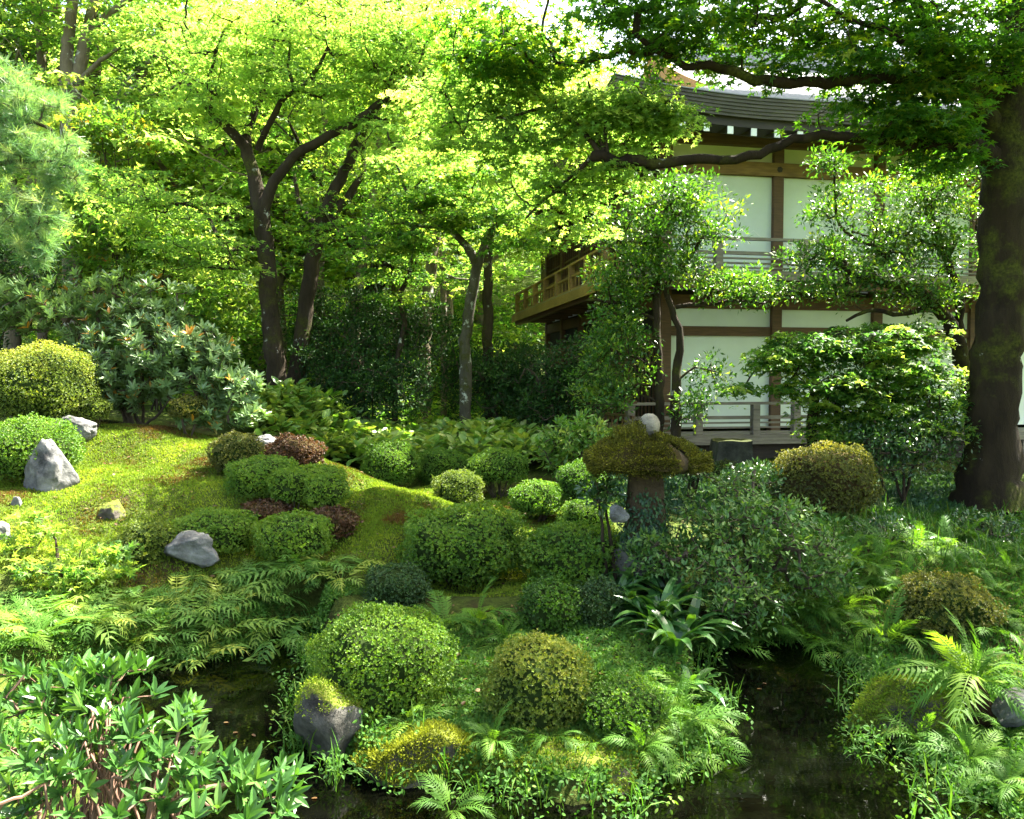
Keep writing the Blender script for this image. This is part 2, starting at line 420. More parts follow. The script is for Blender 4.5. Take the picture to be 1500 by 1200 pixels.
# ------------------------------------------------------------------ terrain
LAND = np.array([W(*p) for p in [
    (-300, 820, 6.5), (-100, 800, 7), (60, 800, 7), (0, 720, 8.5), (80, 722, 8.5), (200, 625, 10.5), (60, 615, 10.4), (-250, 620, 10.4), (350, 700, 9),
    (300, 645, 10.2), (500, 765, 8.5), (470, 690, 9.6), (250, 805, 7.5), (190, 900, 6.5), (40, 900, 6.2), (350, 885, 6.9), (430, 815, 7.5),
    (130, 690, 9.0), (230, 700, 8.8), (420, 660, 9.9), (540, 720, 9.2), (610, 760, 8.6), (620, 722, 10.5), (735, 745, 10.3), (560, 718, 11.6),
    (690, 862, 7.6), (840, 852, 7.6), (945, 870, 7.2), (700, 905, 6.5), (560, 1037, 5.0), (690, 960, 5.8), (790, 1068, 4.7),
    (600, 1075, 4.5), (900, 1090, 4.5), (970, 1040, 4.9), (820, 1110, 4.4), (1250, 800, 8), (1400, 900, 6.5), (1420, 740, 10.5), (1210, 750, 9.4),
    (1100, 905, 6.9), (1300, 962, 5.9), (1320, 1085, 4.9), (1450, 1075, 4.7), (1520, 1170, 4.1), (1650, 900, 6), (1600, 800, 9),
    (600, 690, 12.5), (800, 690, 12.5), (690, 660, 14), (400, 603, 14), (100, 603, 13), (-300, 590, 14), (900, 680, 13.5), (1100, 680, 13.5), (1400, 680, 14),
    (800, 650, 19), (200, 590, 18), (1200, 650, 18), (850, 905, 6.4)]] + [
    np.array(p) for p in [(-2.2, 2.6, .45), (-1.5, 2.2, .45), (-3.2, 3.6, .45), (0, 0.5, .4), (2, 2, .3), (-3, .5, .5), (3.5, 3, .3), (3, 0, .4), (-6, 3, .6), (-5, 5, .6), (7, 5, .7), (-12, 10, 1.8), (12, 10, .8)]])
POND = np.array([tuple(Wz(x, y)[:2]) for x, y in [
    (40, 1040), (140, 1000), (240, 980), (330, 962), (400, 942), (455, 922), (470, 955), (450, 1000), (430, 1060), (440, 1110), (520, 1145), (620, 1150),
    (720, 1180), (830, 1195), (950, 1175), (1025, 1120), (1045, 1050), (1030, 990), (1025, 955), (1080, 945), (1170, 945), (1245, 965),
    (1270, 1040), (1275, 1110), (1350, 1140), (1410, 1185)]] + [(1.95, 3.6), (1.9, 3.0), (.5, 2.6), (-1.0, 2.7), (-1.45, 3.2), (-2.0, 3.9)])
def pond_sd(x, y):
    """signed distance to the pond outline, negative in the water"""
    x, y = np.asarray(x, float), np.asarray(y, float)
    d = np.full(x.shape, 1e9); inside = np.zeros(x.shape, bool)
    n = len(POND)
    for i in range(n):
        ax, ay = POND[i]; bx, by = POND[(i + 1) % n]
        ex, ey = bx - ax, by - ay
        t = np.clip(((x - ax) * ex + (y - ay) * ey) / (ex * ex + ey * ey), 0, 1)
        d = np.minimum(d, np.hypot(x - ax - t * ex, y - ay - t * ey))
        c = ((ay > y) != (by > y)) & (x < (bx - ax) * (y - ay) / (by - ay + 1e-12) + ax)
        inside ^= c
    return np.where(inside, -d, d) + (fbm(x * 2.6, y * 2.6) - .5) * .3
def H(x, y):
    x, y = np.asarray(x, float), np.asarray(y, float)
    num = np.zeros(x.shape); den = np.zeros(x.shape)
    for a, b, c in LAND:
        w = 1 / ((x - a) ** 2 + (y - b) ** 2 + .12) ** 2
        num += w * c; den += w
    z = num / den
    far = np.maximum(0, y - 19)
    z = z + np.minimum(far * .22, 14) * smooth(14, 2, x) + .05 * np.minimum(far, 40)
    z = z + (fbm(x * 1.3, y * 1.3) - .5) * .14 + (fbm(x * 4.5 + 3, y * 4.5) - .5) * .05
    sd = pond_sd(x, y)
    land = smooth(-.12, .22, sd)
    bed = -.45 + .1 * (fbm(x * 2, y * 2) - .5)
    return bed + (z - bed) * land
def h1(x, y): return float(H(np.array([x]), np.array([y]))[0])

def axis_coords(a, b, fine, out):
    mid = np.arange(a, b + 1e-6, fine)
    g = fine * 1.25 ** np.arange(1, 60); g = np.cumsum(g); g = g[g < out]
    return np.concatenate([(a - g)[::-1], mid, b + g])
gx = axis_coords(-8, 8, .08, 300); gy = axis_coords(.5, 17, .08, 300)
X, Y = np.meshgrid(gx, gy); Z = H(X, Y)
nx, ny = len(gx), len(gy)
ii, jj = np.meshgrid(np.arange(nx - 1), np.arange(ny - 1))
b0 = (jj * nx + ii).ravel()
gm = MB().add(np.stack([X, Y, Z], -1), np.stack([b0, b0 + 1, b0 + nx + 1, b0 + nx], -1))
m, nt, p, out = nodes('mossy_soil')
n1 = tex(nt, 'ShaderNodeTexNoise', 1.1, 6, .65); n2 = tex(nt, 'ShaderNodeTexNoise', 22, 5, .75)
ca = ramp(nt, [(.36, (.045, .03, .014)), (.46, (.05, .07, .012)), (.62, (.085, .12, .016))], n1.outputs[0])
cb = ramp(nt, [(.3, (.35, .35, .35)), (.7, (1.2, 1.2, 1.2))], n2.outputs[0])
vm = nt.nodes.new('ShaderNodeVectorMath'); vm.operation = 'MULTIPLY'
nt.links.new(ca, vm.inputs[0]); nt.links.new(cb, vm.inputs[1]); nt.links.new(vm.outputs[0], p.inputs['Base Color'])
p.inputs['Roughness'].default_value = .95; p.inputs['Specular IOR Level'].default_value = .1
bump(nt, p, n2.outputs[0], 1, .04)
structure(gm.build('ground', m, smooth_=True))

m, nt, p, out = nodes('dark_pond_water')
p.inputs['Base Color'].default_value = (.0012, .0014, .0007, 1); p.inputs['Roughness'].default_value = .02
p.inputs['IOR'].default_value = 1.33; p.inputs['Specular IOR Level'].default_value = .4
n = tex(nt, 'ShaderNodeTexNoise', 5, 3, .5, stretch=(1, 2, 1)); bump(nt, p, n.outputs[0], .03, .02)
c = POND.mean(0)
pw = MB()
xs = np.linspace(-3.2, 3.2, 30); ys = np.linspace(2.2, 7.2, 24)
X, Y = np.meshgrid(xs, ys)
ii, jj = np.meshgrid(np.arange(29), np.arange(23)); b0 = (jj * 30 + ii).ravel()
# keep the sheet inside the banks
q = np.stack([b0, b0 + 1, b0 + 31, b0 + 30], -1)
cx = X.ravel()[q].mean(1); cy = Y.ravel()[q].mean(1)
q = q[pond_sd(cx, cy) < .3]
pw.add(np.stack([X, Y, np.zeros_like(X)], -1), q)
structure(pw.build('water', m))
# ================================================================== the temple hall
TH = math.atan2(.18, .984)
HO = np.array([2.9, 15.0, 0.0])
hall = empty('temple_hall', HO, 'two storey wooden temple hall with white plaster walls, railed verandas and a thick shingled roof', 'temple hall', rz=TH)
UE, VE = 14.0, 9.8                     # length of the front, depth of the left side
ZG, ZD, ZU = .55, 1.21, 4.16           # ground, lower deck, upper deck
PU = [0, 2.27, 4.45, 6.65, 8.85, 11.05, 13.25]
PV = [0, 1.95, 3.9, 5.85, 7.8, 9.75]
def part(mb, name, mat, parent=None): return mb.build(name, M[mat] if isinstance(mat, str) else mat, parent or hall)
# walls between the pillars, one panel per bay and storey
for a, b in zip(PU[:-1], PU[1:]):
    for (z0, z1, mt, nm) in ((ZD + .06, 3.06, 'plaster', 'wall_panel'), (3.24, 3.58, 'plaster', 'transom_panel'), (ZU + .04, 6.13, 'plaster', 'wall_panel'), (6.38, 6.68, 'plaster_cream', 'transom_panel')):
        part(MB().box(a + .1, b - .1, 0, .06, z0, z1), nm, mt)
for a in PU:
    part(MB().box(a - .1, a + .1, -.1, .1, ZG, 6.98), 'pillar', 'wood')
lint = MB()
for (z0, z1) in ((3.06, 3.24), (3.58, 3.84)): lint.box(.1, UE, -.06, .05, z0, z1)
part(lint, 'lower_lintel', 'wood')
part(MB().box(.1, UE, -.12, -.102, 6.13, 6.38).box(.1, UE, -.1, .05, 6.14, 6.37), 'upper_lintel', 'wood_gold_or_lit')
part(MB().box(-.1, UE, -.14, .05, 6.68, 7.0), 'head_beam', 'wood')
for a in PU[1:]:
    nc = MB(); th = np.arange(6) * math.pi / 3 + .2
    v = [(a, -.135, 6.255)] + [(a + .06 * math.cos(t), -.128, 6.255 + .06 * math.sin(t)) for t in th]
    nc.add(v + [(x, -.118, z) for x, y, z in v[1:]], tri=[(0, 1 + (i + 1) % 6, 1 + i) for i in range(6)], q=[(1 + i, 1 + (i + 1) % 6, 7 + (i + 1) % 6, 7 + i) for i in range(6)])
    part(nc, 'nail_cover', 'wood_dark')
# left side: dark wood with lattice doors over a sheet painted as room shade
part(MB().box(.02, .08, .1, VE, ZD + .03, 3.9), 'side_wall', 'interior_shade')
part(MB().box(.02, .08, .1, VE, 4.2, 6.98), 'side_wall', 'interior_shade')
for b in PV[1:]:
    part(MB().box(-.1, .1, b - .1, b + .1, ZG, 6.98), 'side_pillar', 'wood')
for a, b in zip(PV[:-1], PV[1:]):
    for z0, z1 in ((ZD + .1, 2.95), (ZU + .1, 5.9)):
        lt = MB()
        for k in range(9):
            yy = a + .12 + (b - a - .24) * k / 8
            lt.box(-.02, .015, yy - .016, yy + .016, z0, z1)
        for k in range(5):
            zz = z0 + (z1 - z0) * k / 4
            lt.box(-.03, -.021, a + .1, b - .1, zz - .025, zz + .025)
        part(lt, 'lattice_door', 'wood')
sb = MB()
for z0, z1 in ((2.98, 3.15), (3.6, 3.86), (5.95, 6.15), (6.68, 7.0)): sb.box(-.07, .018, .1, VE, z0, z1)
part(sb, 'side_beam', 'wood')
part(MB().box(.1, UE, VE - .05, VE, ZG, 7.0).box(UE - .05, UE, .1, VE - .06, ZG, 7.0), 'rear_wall', 'plaster')
part(MB().box(.1, UE - .1, .1, VE - .1, 3.86, 3.95), 'floor', 'wood_dark')
# verandas round the front and left
def deck(z, name, mt, edge):
    d = MB()
    n = 9
    for k in range(n):
        v0 = -1.1 + k * 1.1 / n
        d.box(-1.1 + k * 1.1 / n, UE, v0, v0 + 1.1 / n - .008, z - .05, z)
        d.box(-1.1 + k * 1.1 / n, -1.1 + (k + 1) * 1.1 / n - .008, v0 + 1.1 / n, VE, z - .05, z)
    dk = part(d, name, mt)
    part(MB().box(-1.13, UE, -1.14, -1.1, z - .15, z + .012).box(-1.14, -1.1, -1.1, VE, z - .15, z + .012), 'deck_edge', edge, dk)
    return dk
dk = deck(ZD, 'veranda', 'wood_grey', 'wood_grey')
posts = MB()
part(MB().box(-.9, UE, -.85, -.82, ZG - .3, ZD - .16), 'skirting', 'wood_dark', dk)
for k in range(8): part(MB().box(-1.05 + k * 2.0, -.9 + k * 2.0, -1.06, -.92, ZG - .4, ZD - .05), 'post', 'wood_grey', dk)
part(MB().box(-.9, -.87, -.8, VE, ZG - .3, ZD - .16), 'skirting', 'wood_dark', dk)
up = deck(ZU, 'balcony', 'wood_grey', 'wood_grey')
part(MB().box(-1.05, UE, -1.06, -.9, 3.86, 4.0).box(-1.06, -.9, -.9, VE, 3.86, 4.0), 'edge_beam', 'wood', up)
part(MB().box(-1.17, -1.141, -1.1, VE, 3.93, 4.14), 'side_beam', 'wood_gold_or_lit', up)  # gold here paints light bounced off sunlit leaves
for k in range(19): part(MB().box(-.85 + k * .75, -.75 + k * .75, -.89, -.11, 3.9, 4.1), 'joist', 'wood', up)
for k in range(14): part(MB().box(-.89, -.11, .3 + k * .68, .4 + k * .68, 3.9, 4.1), 'joist', 'wood', up)
def rail_front(z, u0, u1, name, posts_u, parent, mt='wood_grey'):
    r = MB().box(u0 - .25, u1 + .25, -1.06, -.99, z + .56, z + .61)
    for (zz, h) in ((.33, .06), (.235, .03), (.15, .03), (.07, .03)):
        r.box(u0 - .12, u1 + .12, -1.05, -1.0, z + zz - h / 2, z + zz + h / 2)
    o = part(r, name, mt, parent)
    for u in posts_u: part(MB().box(u - .065, u + .065, -1.095, -.965, z + .013, z + .56), 'rail_post', mt, parent)
rail_front(ZD, -1.0, 2.3, 'rail', [-1.02, .25, 1.35, 2.15], dk)
rail_front(ZU, -1.0, UE, 'rail', [-1.02, .6, 2.27, 4.45, 6.65, 8.85, 11.05, 13.25], up)
def rail_side(z, parent, mt):
    r = MB().box(-1.06, -.99, -1.3, VE + .3, z + .6, z + .65)
    for (zz, h) in ((.36, .05), (.06, .05)):
        r.box(-1.05, -1.0, -1.2, VE + .1, z + zz - h / 2, z + zz + h / 2)
    for k in range(36):
        y = -.9 + k * .3
        if y < VE: r.box(-1.04, -1.01, y - .014, y + .014, z + .085, z + .335)
    part(r, 'rail', mt, parent)
    for k in range(8): part(MB().box(-1.09, -.965, .4 + k * 1.3, .52 + k * 1.3, z + .013, z + .6), 'rail_post', mt, parent)
rail_side(ZU, up, 'wood_gold_or_lit'); rail_side(ZD, dk, 'wood')  # upper side rail coloured gold for the same bounced light
# roof
EV = 1.5; ZE = 7.08; GAB = 2.0
def rz(d): return ZE + .36 * d + .022 * d * d
def lift(t): return .22 * np.clip(1 - t / 3.0, 0, 1) ** 2
VR = (VE) / 2; DR = VR + EV
roof = empty('roof', (0, 0, 0), None, None); roof.parent = hall
rs = MB(); nd = 30
for k in range(nd):
    d0, d1 = DR * k / nd, DR * (k + 1) / nd
    for side in (0, 1):
        ul = lambda d: (-EV + d) if d < GAB + EV else GAB - .45
        us0 = np.linspace(ul(d0), UE + 1.5, 40); us1 = np.linspace(ul(d1 if d1 < GAB + EV or d0 >= GAB + EV else GAB + EV - 1e-3), UE + 1.5, 40)
        f0, f1 = np.maximum(0, 1 - d0 / 3), np.maximum(0, 1 - d1 / 3)
        z0 = rz(d0) + lift(us0 + EV) * f0 + .018; z1 = rz(d1) + lift(us1 + EV) * f1
        v0 = -EV + d0 if side == 0 else VE + EV - d0; v1 = -EV + d1 if side == 0 else VE + EV - d1
        V = np.concatenate([np.stack([us0, np.full(40, v0), z0 - .018], -1), np.stack([us0, np.full(40, v0), z0], -1), np.stack([us1, np.full(40, v1), z1], -1)])
        i = np.arange(39)
        q = np.concatenate([np.stack([i, i + 1, i + 41, i + 40], -1), np.stack([i + 40, i + 41, i + 81, i + 80], -1)])
        rs.add(V, q)
    if d0 < GAB + EV:
        dd = min(d1, GAB + EV)
        vs0 = np.linspace(-EV + d0, VE + EV - d0, 30); vs1 = np.linspace(-EV + dd, VE + EV - dd, 30)
        z0 = rz(d0) + (lift(vs0 + EV) + lift(VE + EV - vs0)) * max(0, 1 - d0 / 3) + .018; z1 = rz(dd) + (lift(vs1 + EV) + lift(VE + EV - vs1)) * max(0, 1 - dd / 3)
        V = np.concatenate([np.stack([np.full(30, -EV + d0), vs0, z0 - .018], -1), np.stack([np.full(30, -EV + d0), vs0, z0], -1), np.stack([np.full(30, -EV + dd), vs1, z1], -1)])
        i = np.arange(29)
        rs.add(V, np.concatenate([np.stack([i, i + 30, i + 31, i + 1], -1), np.stack([i + 30, i + 60, i + 61, i + 31], -1)]))
part(rs, 'shingles', 'roofing', roof)
ee = MB()
def eave_strip(z0, z1, ind):
    us = np.linspace(-EV - .0 + ind, UE + 1.5, 40)
    def strip(P0):  # P0: list of (x,y,lift) outer line; inner line is set back
        n = len(P0[0])
        o, inn, l = P0
        V = np.concatenate([np.c_[o, z0 + l], np.c_[o, z1 + l], np.c_[inn, z1 + l], np.c_[inn, z0 + l]])
        i = np.arange(n - 1); q = []
        for a, b in ((0, 1), (1, 2), (2, 3), (3, 0)): q.append(np.stack([i + a * n, i + 1 + a * n, i + 1 + b * n, i + b * n], -1))
        ee.add(V, np.concatenate(q))
    o = np.stack([us, np.full(40, -EV + ind)], -1); inn = np.stack([us + np.linspace(.5, 0, 40), np.full(40, -EV + ind + .5)], -1)
    strip((o, inn, lift(us + EV)))
    vs = np.linspace(-EV + ind, VE + EV - ind, 40)
    o = np.stack([np.full(40, -EV + ind), vs], -1); inn = np.stack([np.full(40, -EV + ind + .5), vs + np.linspace(.5, -.5, 40)], -1)
    strip((o, inn, lift(vs + EV) + lift(VE + EV - vs)))
for k in range(6): eave_strip(6.75 + k * .055, 6.75 + k * .055 + .052, .10 - k * .016)
part(ee, 'eave_edge', 'eave_edge', roof)
ee = MB(); eave_strip(6.6, 6.745, .16); part(ee, 'eave_board', 'wood_dark', roof)
sf = MB()
sf.add([(-EV + .25, -EV + .25, 6.72), (UE + 1.5, -EV + .25, 6.64), (UE + 1.5, .1, 7.16), (.1, .1, 7.16)], [(0, 1, 2, 3)])
sf.add([(-EV + .25, -EV + .25, 6.719), (.1, .1, 7.159), (.1, VE, 7.159), (-EV + .25, VE + 1.2, 6.64)], [(0, 1, 2, 3)])
part(sf, 'soffit', 'wood_dark', roof)
def bar(mb, a, b, w, h):
    a, b = np.array(a, float), np.array(b, float); d = unit(b - a); s_ = unit(np.cross(d, (0, 0, 1))); u_ = np.cross(s_, d)
    v = [p + sx * s_ * w / 2 + sz * u_ * h / 2 for p in (a, b) for sz in (-1, 1) for sx in (-1, 1)]
    mb.add(v, [(0, 2, 3, 1), (4, 5, 7, 6), (0, 1, 5, 4), (2, 6, 7, 3), (0, 4, 6, 2), (1, 3, 7, 5)])
for k in range(34):
    u = -1.1 + k * .44
    lf = float(lift(u + EV))
    rf = MB(); bar(rf, (u, .05, 6.99), (u, -EV + .19, 6.545 + lf), .09, .13)
    o = part(rf, 'rafter', 'wood_dark', roof)
    cx = MB(); cx.box(u - .052, u + .052, -EV + .165, -EV + .187, 6.47 + lf, 6.615 + lf); part(cx, 'rafter_cap', 'white_paint', o)
for k in range(26):
    v = -1.1 + k * .44
    if v > VE + 1: break
    rf = MB(); bar(rf, (.05, v, 6.985), (-EV + .19, v, 6.545 + float(lift(v + EV))), .09, .13)
    part(rf, 'rafter', 'wood', roof)
# gable end with its red board
zg0 = rz(GAB + EV); zr = rz(DR)
gb = MB().add([(GAB, -EV + GAB + EV, zg0 - .05), (GAB, VE - GAB, zg0 - .05), (GAB, VR, zr - .1)], tri=[(0, 2, 1)])
part(gb, 'gable_wall', 'wood_dark', roof)
bb = MB()
for sgn in (0, 1):
    ds = np.linspace(GAB + EV - .35, DR, 12); vv = -EV + ds if sgn == 0 else VE + EV - ds
    for k in range(11):
        bar(bb, (GAB - .5, vv[k], rz(ds[k]) - .12), (GAB - .5, vv[k + 1], rz(ds[k + 1]) - .12), .07, .3)
part(bb, 'barge_board', 'copper', roof)
rg = MB().box(GAB - .6, UE + 1.5, VR - .2, VR + .2, zr - .05, zr + .35).box(GAB - .7, UE + 1.5, VR - .28, VR + .28, zr + .351, zr + .43)
part(rg, 'ridge', 'roofing', roof)
# scratched pale marks on the plaster of the upper storey
sc = MB()
for (a, b) in (((1.42, 5.25), (1.5, 4.95)), ((1.52, 5.27), (1.6, 4.97)), ((1.62, 4.96), (1.8, 5.1)), ((1.8, 5.1), (1.95, 4.98)), ((1.95, 4.98), (2.1, 5.0))):
    bar(sc, (a[0], -.003, a[1]), (b[0], -.003, b[1]), .004, .012)
part(sc, 'scratch_mark', 'white_paint')
# ================================================================== plant builders
def limb_curve(pts, step=.16, wob=.0):
    """smooth curve through (x,y,z,radius) points"""
    P = np.array(pts, float)
    if len(P) == 2: P = np.array([P[0], (P[0] + P[1]) / 2, P[1]])
    Q = np.concatenate([2 * P[:1] - P[1:2], P, 2 * P[-1:] - P[-2:-1]])
    out = []
    for i in range(1, len(Q) - 2):
        p0, p1, p2, p3 = Q[i - 1], Q[i], Q[i + 1], Q[i + 2]
        n = max(2, int(np.linalg.norm((p2 - p1)[:3]) / step))
        for t in np.arange(n) / n:
            out.append(.5 * ((2 * p1) + (-p0 + p2) * t + (2 * p0 - 5 * p1 + 4 * p2 - p3) * t * t + (-p0 + 3 * p1 - 3 * p2 + p3) * t ** 3))
    out.append(P[-1])
    out = np.array(out)
    if wob: out[1:-1, :3] += rng.normal(0, wob, (len(out) - 2, 3))
    out[:, 3] = np.maximum(out[:, 3], .004)
    return out
def px_limb(pl):
    """(px,py,Y,width in px) points of a limb to world points with a radius"""
    return [(*W(a, b, c), w / 2 * c / F) for a, b, c, w in pl]
def grow(nodes_, targets, mb, base_r=.0055, mat=0, jit=.06, sag=.08, sides=4, tint=.5):
    """twigs from a limb skeleton to each target, later twigs branching off earlier ones"""
    N = [np.asarray(p, float) for p in nodes_]; n0 = len(N); par = [-1] * n0; cnt = [0] * n0
    if len(targets) == 0: return
    T = np.asarray(targets); base = np.array(N)
    d = np.array([np.min(np.linalg.norm(base - t, axis=1)) for t in T])
    arr = np.zeros((n0 + len(T) * 5, 3)); arr[:n0] = base; n = n0
    chains = []
    for k in np.argsort(d):
        t = T[k]
        dd = np.linalg.norm(arr[:n] - t, axis=1); i = int(np.argmin(dd)); L = dd[i]
        if L < .05: continue
        st = arr[i].copy(); idx = [i]; last = i
        for j in range(1, 6):
            f = j / 5
            p = st + (t - st) * f
            p[2] += -sag * L * math.sin(math.pi * f) * .5
            if j < 5: p += rng.normal(0, jit * L * .35, 3)
            arr[n] = p; par.append(last); cnt.append(0); last = n; idx.append(n); n += 1
        chains.append(idx)
        a = last
        while a >= n0: cnt[a] += 1; a = par[a]
    for idx in chains:
        c = [cnt[i] if i >= n0 else cnt[idx[1]] for i in idx]
        mb.tube(arr[idx], [base_r * math.sqrt(max(1, x)) for x in c], sides, mat=mat, tint=tint, cap=False)
def ell(c, r, n, layers=None):
    """n points in an ellipsoid, biased to its outside"""
    d = unit(rng.normal(size=(n, 3))); q = rng.random(n) ** .45
    return np.asarray(c) + d * q[:, None] * np.asarray(r)
def sprays(mb, C, rad, nleaf, T, size, droop=.3, thick=.05, tiltv=.2, tint0=.5, tvar=.2, lvar=.15, mat=0, flat=1.0):
    """flat layered sprays of leaves round the centres C"""
    n = len(C); rad = np.broadcast_to(rad, (n,))
    r = np.sqrt(rng.random((n, nleaf))) * rad[:, None]; th = rng.random((n, nleaf)) * 2 * math.pi
    tn = rng.normal(0, tiltv, (n, 2))
    dx, dy = r * np.cos(th), r * np.sin(th)
    dz = -droop * r * r / rad[:, None] + rng.normal(0, thick, (n, nleaf)) * rad[:, None] + dx * tn[:, :1] + dy * tn[:, 1:]
    P = C[:, None, :] + np.stack([dx, dy, dz * flat], -1)
    P = P.reshape(-1, 3); N = len(P)
    ax = np.stack([np.cos(th), np.sin(th), -.35 + 0 * th], -1).reshape(-1, 3) + rng.normal(0, .6, (N, 3)) * (1, 1, .5)
    nr = np.array([0, 0, 1.0]) + rng.normal(0, .42, (N, 3))
    tv = np.repeat(tint0 + rng.normal(0, tvar, n), nleaf) + rng.normal(0, lvar, N)
    mb.leaves(T, P, ax, nr, size * rng.uniform(.65, 1.25, N), np.clip(tv, 0, 1), mat=mat)
def clusters(mb, C, nleaf, T, size, spread, tint0=.5, tvar=.2, lvar=.12, mat=0, up=.5, width=1.0):
    """tufts of leaves pointing out from each centre"""
    n = len(C); C = np.repeat(C, nleaf, 0); N = len(C)
    d = unit(rng.normal(size=(N, 3)) + (0, 0, up))
    P = C + d * (rng.random(N) ** .6)[:, None] * np.asarray(spread)
    nr = np.array([0, -.15, 1.0]) + rng.normal(0, .5, (N, 3))
    tv = np.repeat(tint0 + rng.normal(0, tvar, n), nleaf) + rng.normal(0, lvar, N)
    mb.leaves(T, P, d + rng.normal(0, .5, (N, 3)), nr, size * rng.uniform(.6, 1.2, N), np.clip(tv, 0, 1), width=width, mat=mat)
def whorls(mb, C, D, k, T, size, tint, open_=.9, mat=0, width=1.0):
    """a ring of k leaves round each shoot tip C that points along D"""
    n = len(C); D = unit(np.asarray(D, float))
    ref = np.where(np.abs(D[:, 2:3]) < .9, np.array([[0, 0, 1.0]]), np.array([[1.0, 0, 0]]))
    a = unit(np.cross(D, ref)); b = np.cross(D, a)
    ph = rng.random(n)[:, None] * 6.28 + np.arange(k)[None] * 2 * math.pi / k + rng.normal(0, .25, (n, k))
    rad = np.cos(ph)[..., None] * a[:, None] + np.sin(ph)[..., None] * b[:, None]
    op = open_ * rng.uniform(.6, 1.3, (n, k))[..., None]
    ax = D[:, None] + rad * op; nr = D[:, None] * 1.0 - rad * .35 * op
    P = np.repeat(C, k, 0)
    mb.leaves(T, P, ax.reshape(-1, 3), nr.reshape(-1, 3), np.repeat(np.broadcast_to(size, (n,)), k) * rng.uniform(.7, 1.15, n * k), np.clip(np.repeat(np.broadcast_to(tint, (n,)), k) + rng.normal(0, .08, n * k), 0, 1), width=width, mat=mat)

def tree(name, label, cat, limbs, regions, leaf, bark, T, lsize, nleaf, spr, group=None, droop=.3, mode='spray', twig=.0055, sides=12, to_ground=True, tint0=.5, extra=None, split=None, tvar=.2, wob=.012, layer=.36):
    """limbs: pixel paths (px,py,Y,width px), the first is the trunk; regions: (px,py,rx,ry,Y,depth radius,number of sprays)"""
    L = [px_limb(l) for l in limbs]
    t0 = L[0][0]
    if to_ground:
        z = h1(t0[0], t0[1]); L[0] = [(t0[0], t0[1], z - .12, t0[3] * 1.55), (t0[0], t0[1], z + .12, t0[3] * 1.22)] + L[0]
        if L[0][2][2] < z + .3: L[0].pop(2)
    base = np.array(L[0][0][:3]); base[2] = h1(base[0], base[1]) if to_ground else base[2]
    root = empty(name, base, label, cat, group)
    tm = MB(); sk = []; br = []
    for i, l in enumerate(L):
        c = limb_curve(l, .14, wob)
        if split and i in split:
            b_ = MB().tube(c[:, :3], c[:, 3], sides, rough=.18); br.append((b_, split[i]))
        else: tm.tube(c[:, :3], c[:, 3], sides if c[0, 3] > .05 else 6, rough=.14)
        s0 = 0 if i else int(len(c) * .45)
        sk.append(c[s0:, :3])
    tr = tm.build('trunk', M[bark], root, base, True)
    for b_, nm in br: b_.build(nm, M[bark], root, base, True)
    C = []; RD = []
    for (px, py, rx, ry, Yd, dY, n) in regions:
        c = W(px, py, Yd); pts = ell(c, (rx * Yd / F, dY, ry * Yd / F), n); C.append(pts)
    C = np.concatenate(C)
    if mode == 'spray' and layer:
        lay = layer + 0 * C[:, 2]; ph = .5 * fbm(C[:, 0] * .5 + 40, C[:, 1] * .5 + 40)
        C[:, 2] = (np.round((C[:, 2] - ph) / lay)) * lay + ph + rng.normal(0, .045, len(C))
    cm = MB()
    grow(np.concatenate(sk), C - (0, 0, .03), cm, twig, mat=1)
    if mode == 'spray':
        sprays(cm, C, spr * rng.uniform(.6, 1.25, len(C)), nleaf, T, lsize, droop=droop, tint0=tint0, tvar=tvar)
    else:
        clusters(cm, C, nleaf, T, lsize, spr, tint0=tint0, tvar=tvar)
    if extra: extra(cm)
    cm.build('crown', [M[leaf], M[bark] if bark != 'bark_moss' else M['bark']], root, base)
    return root

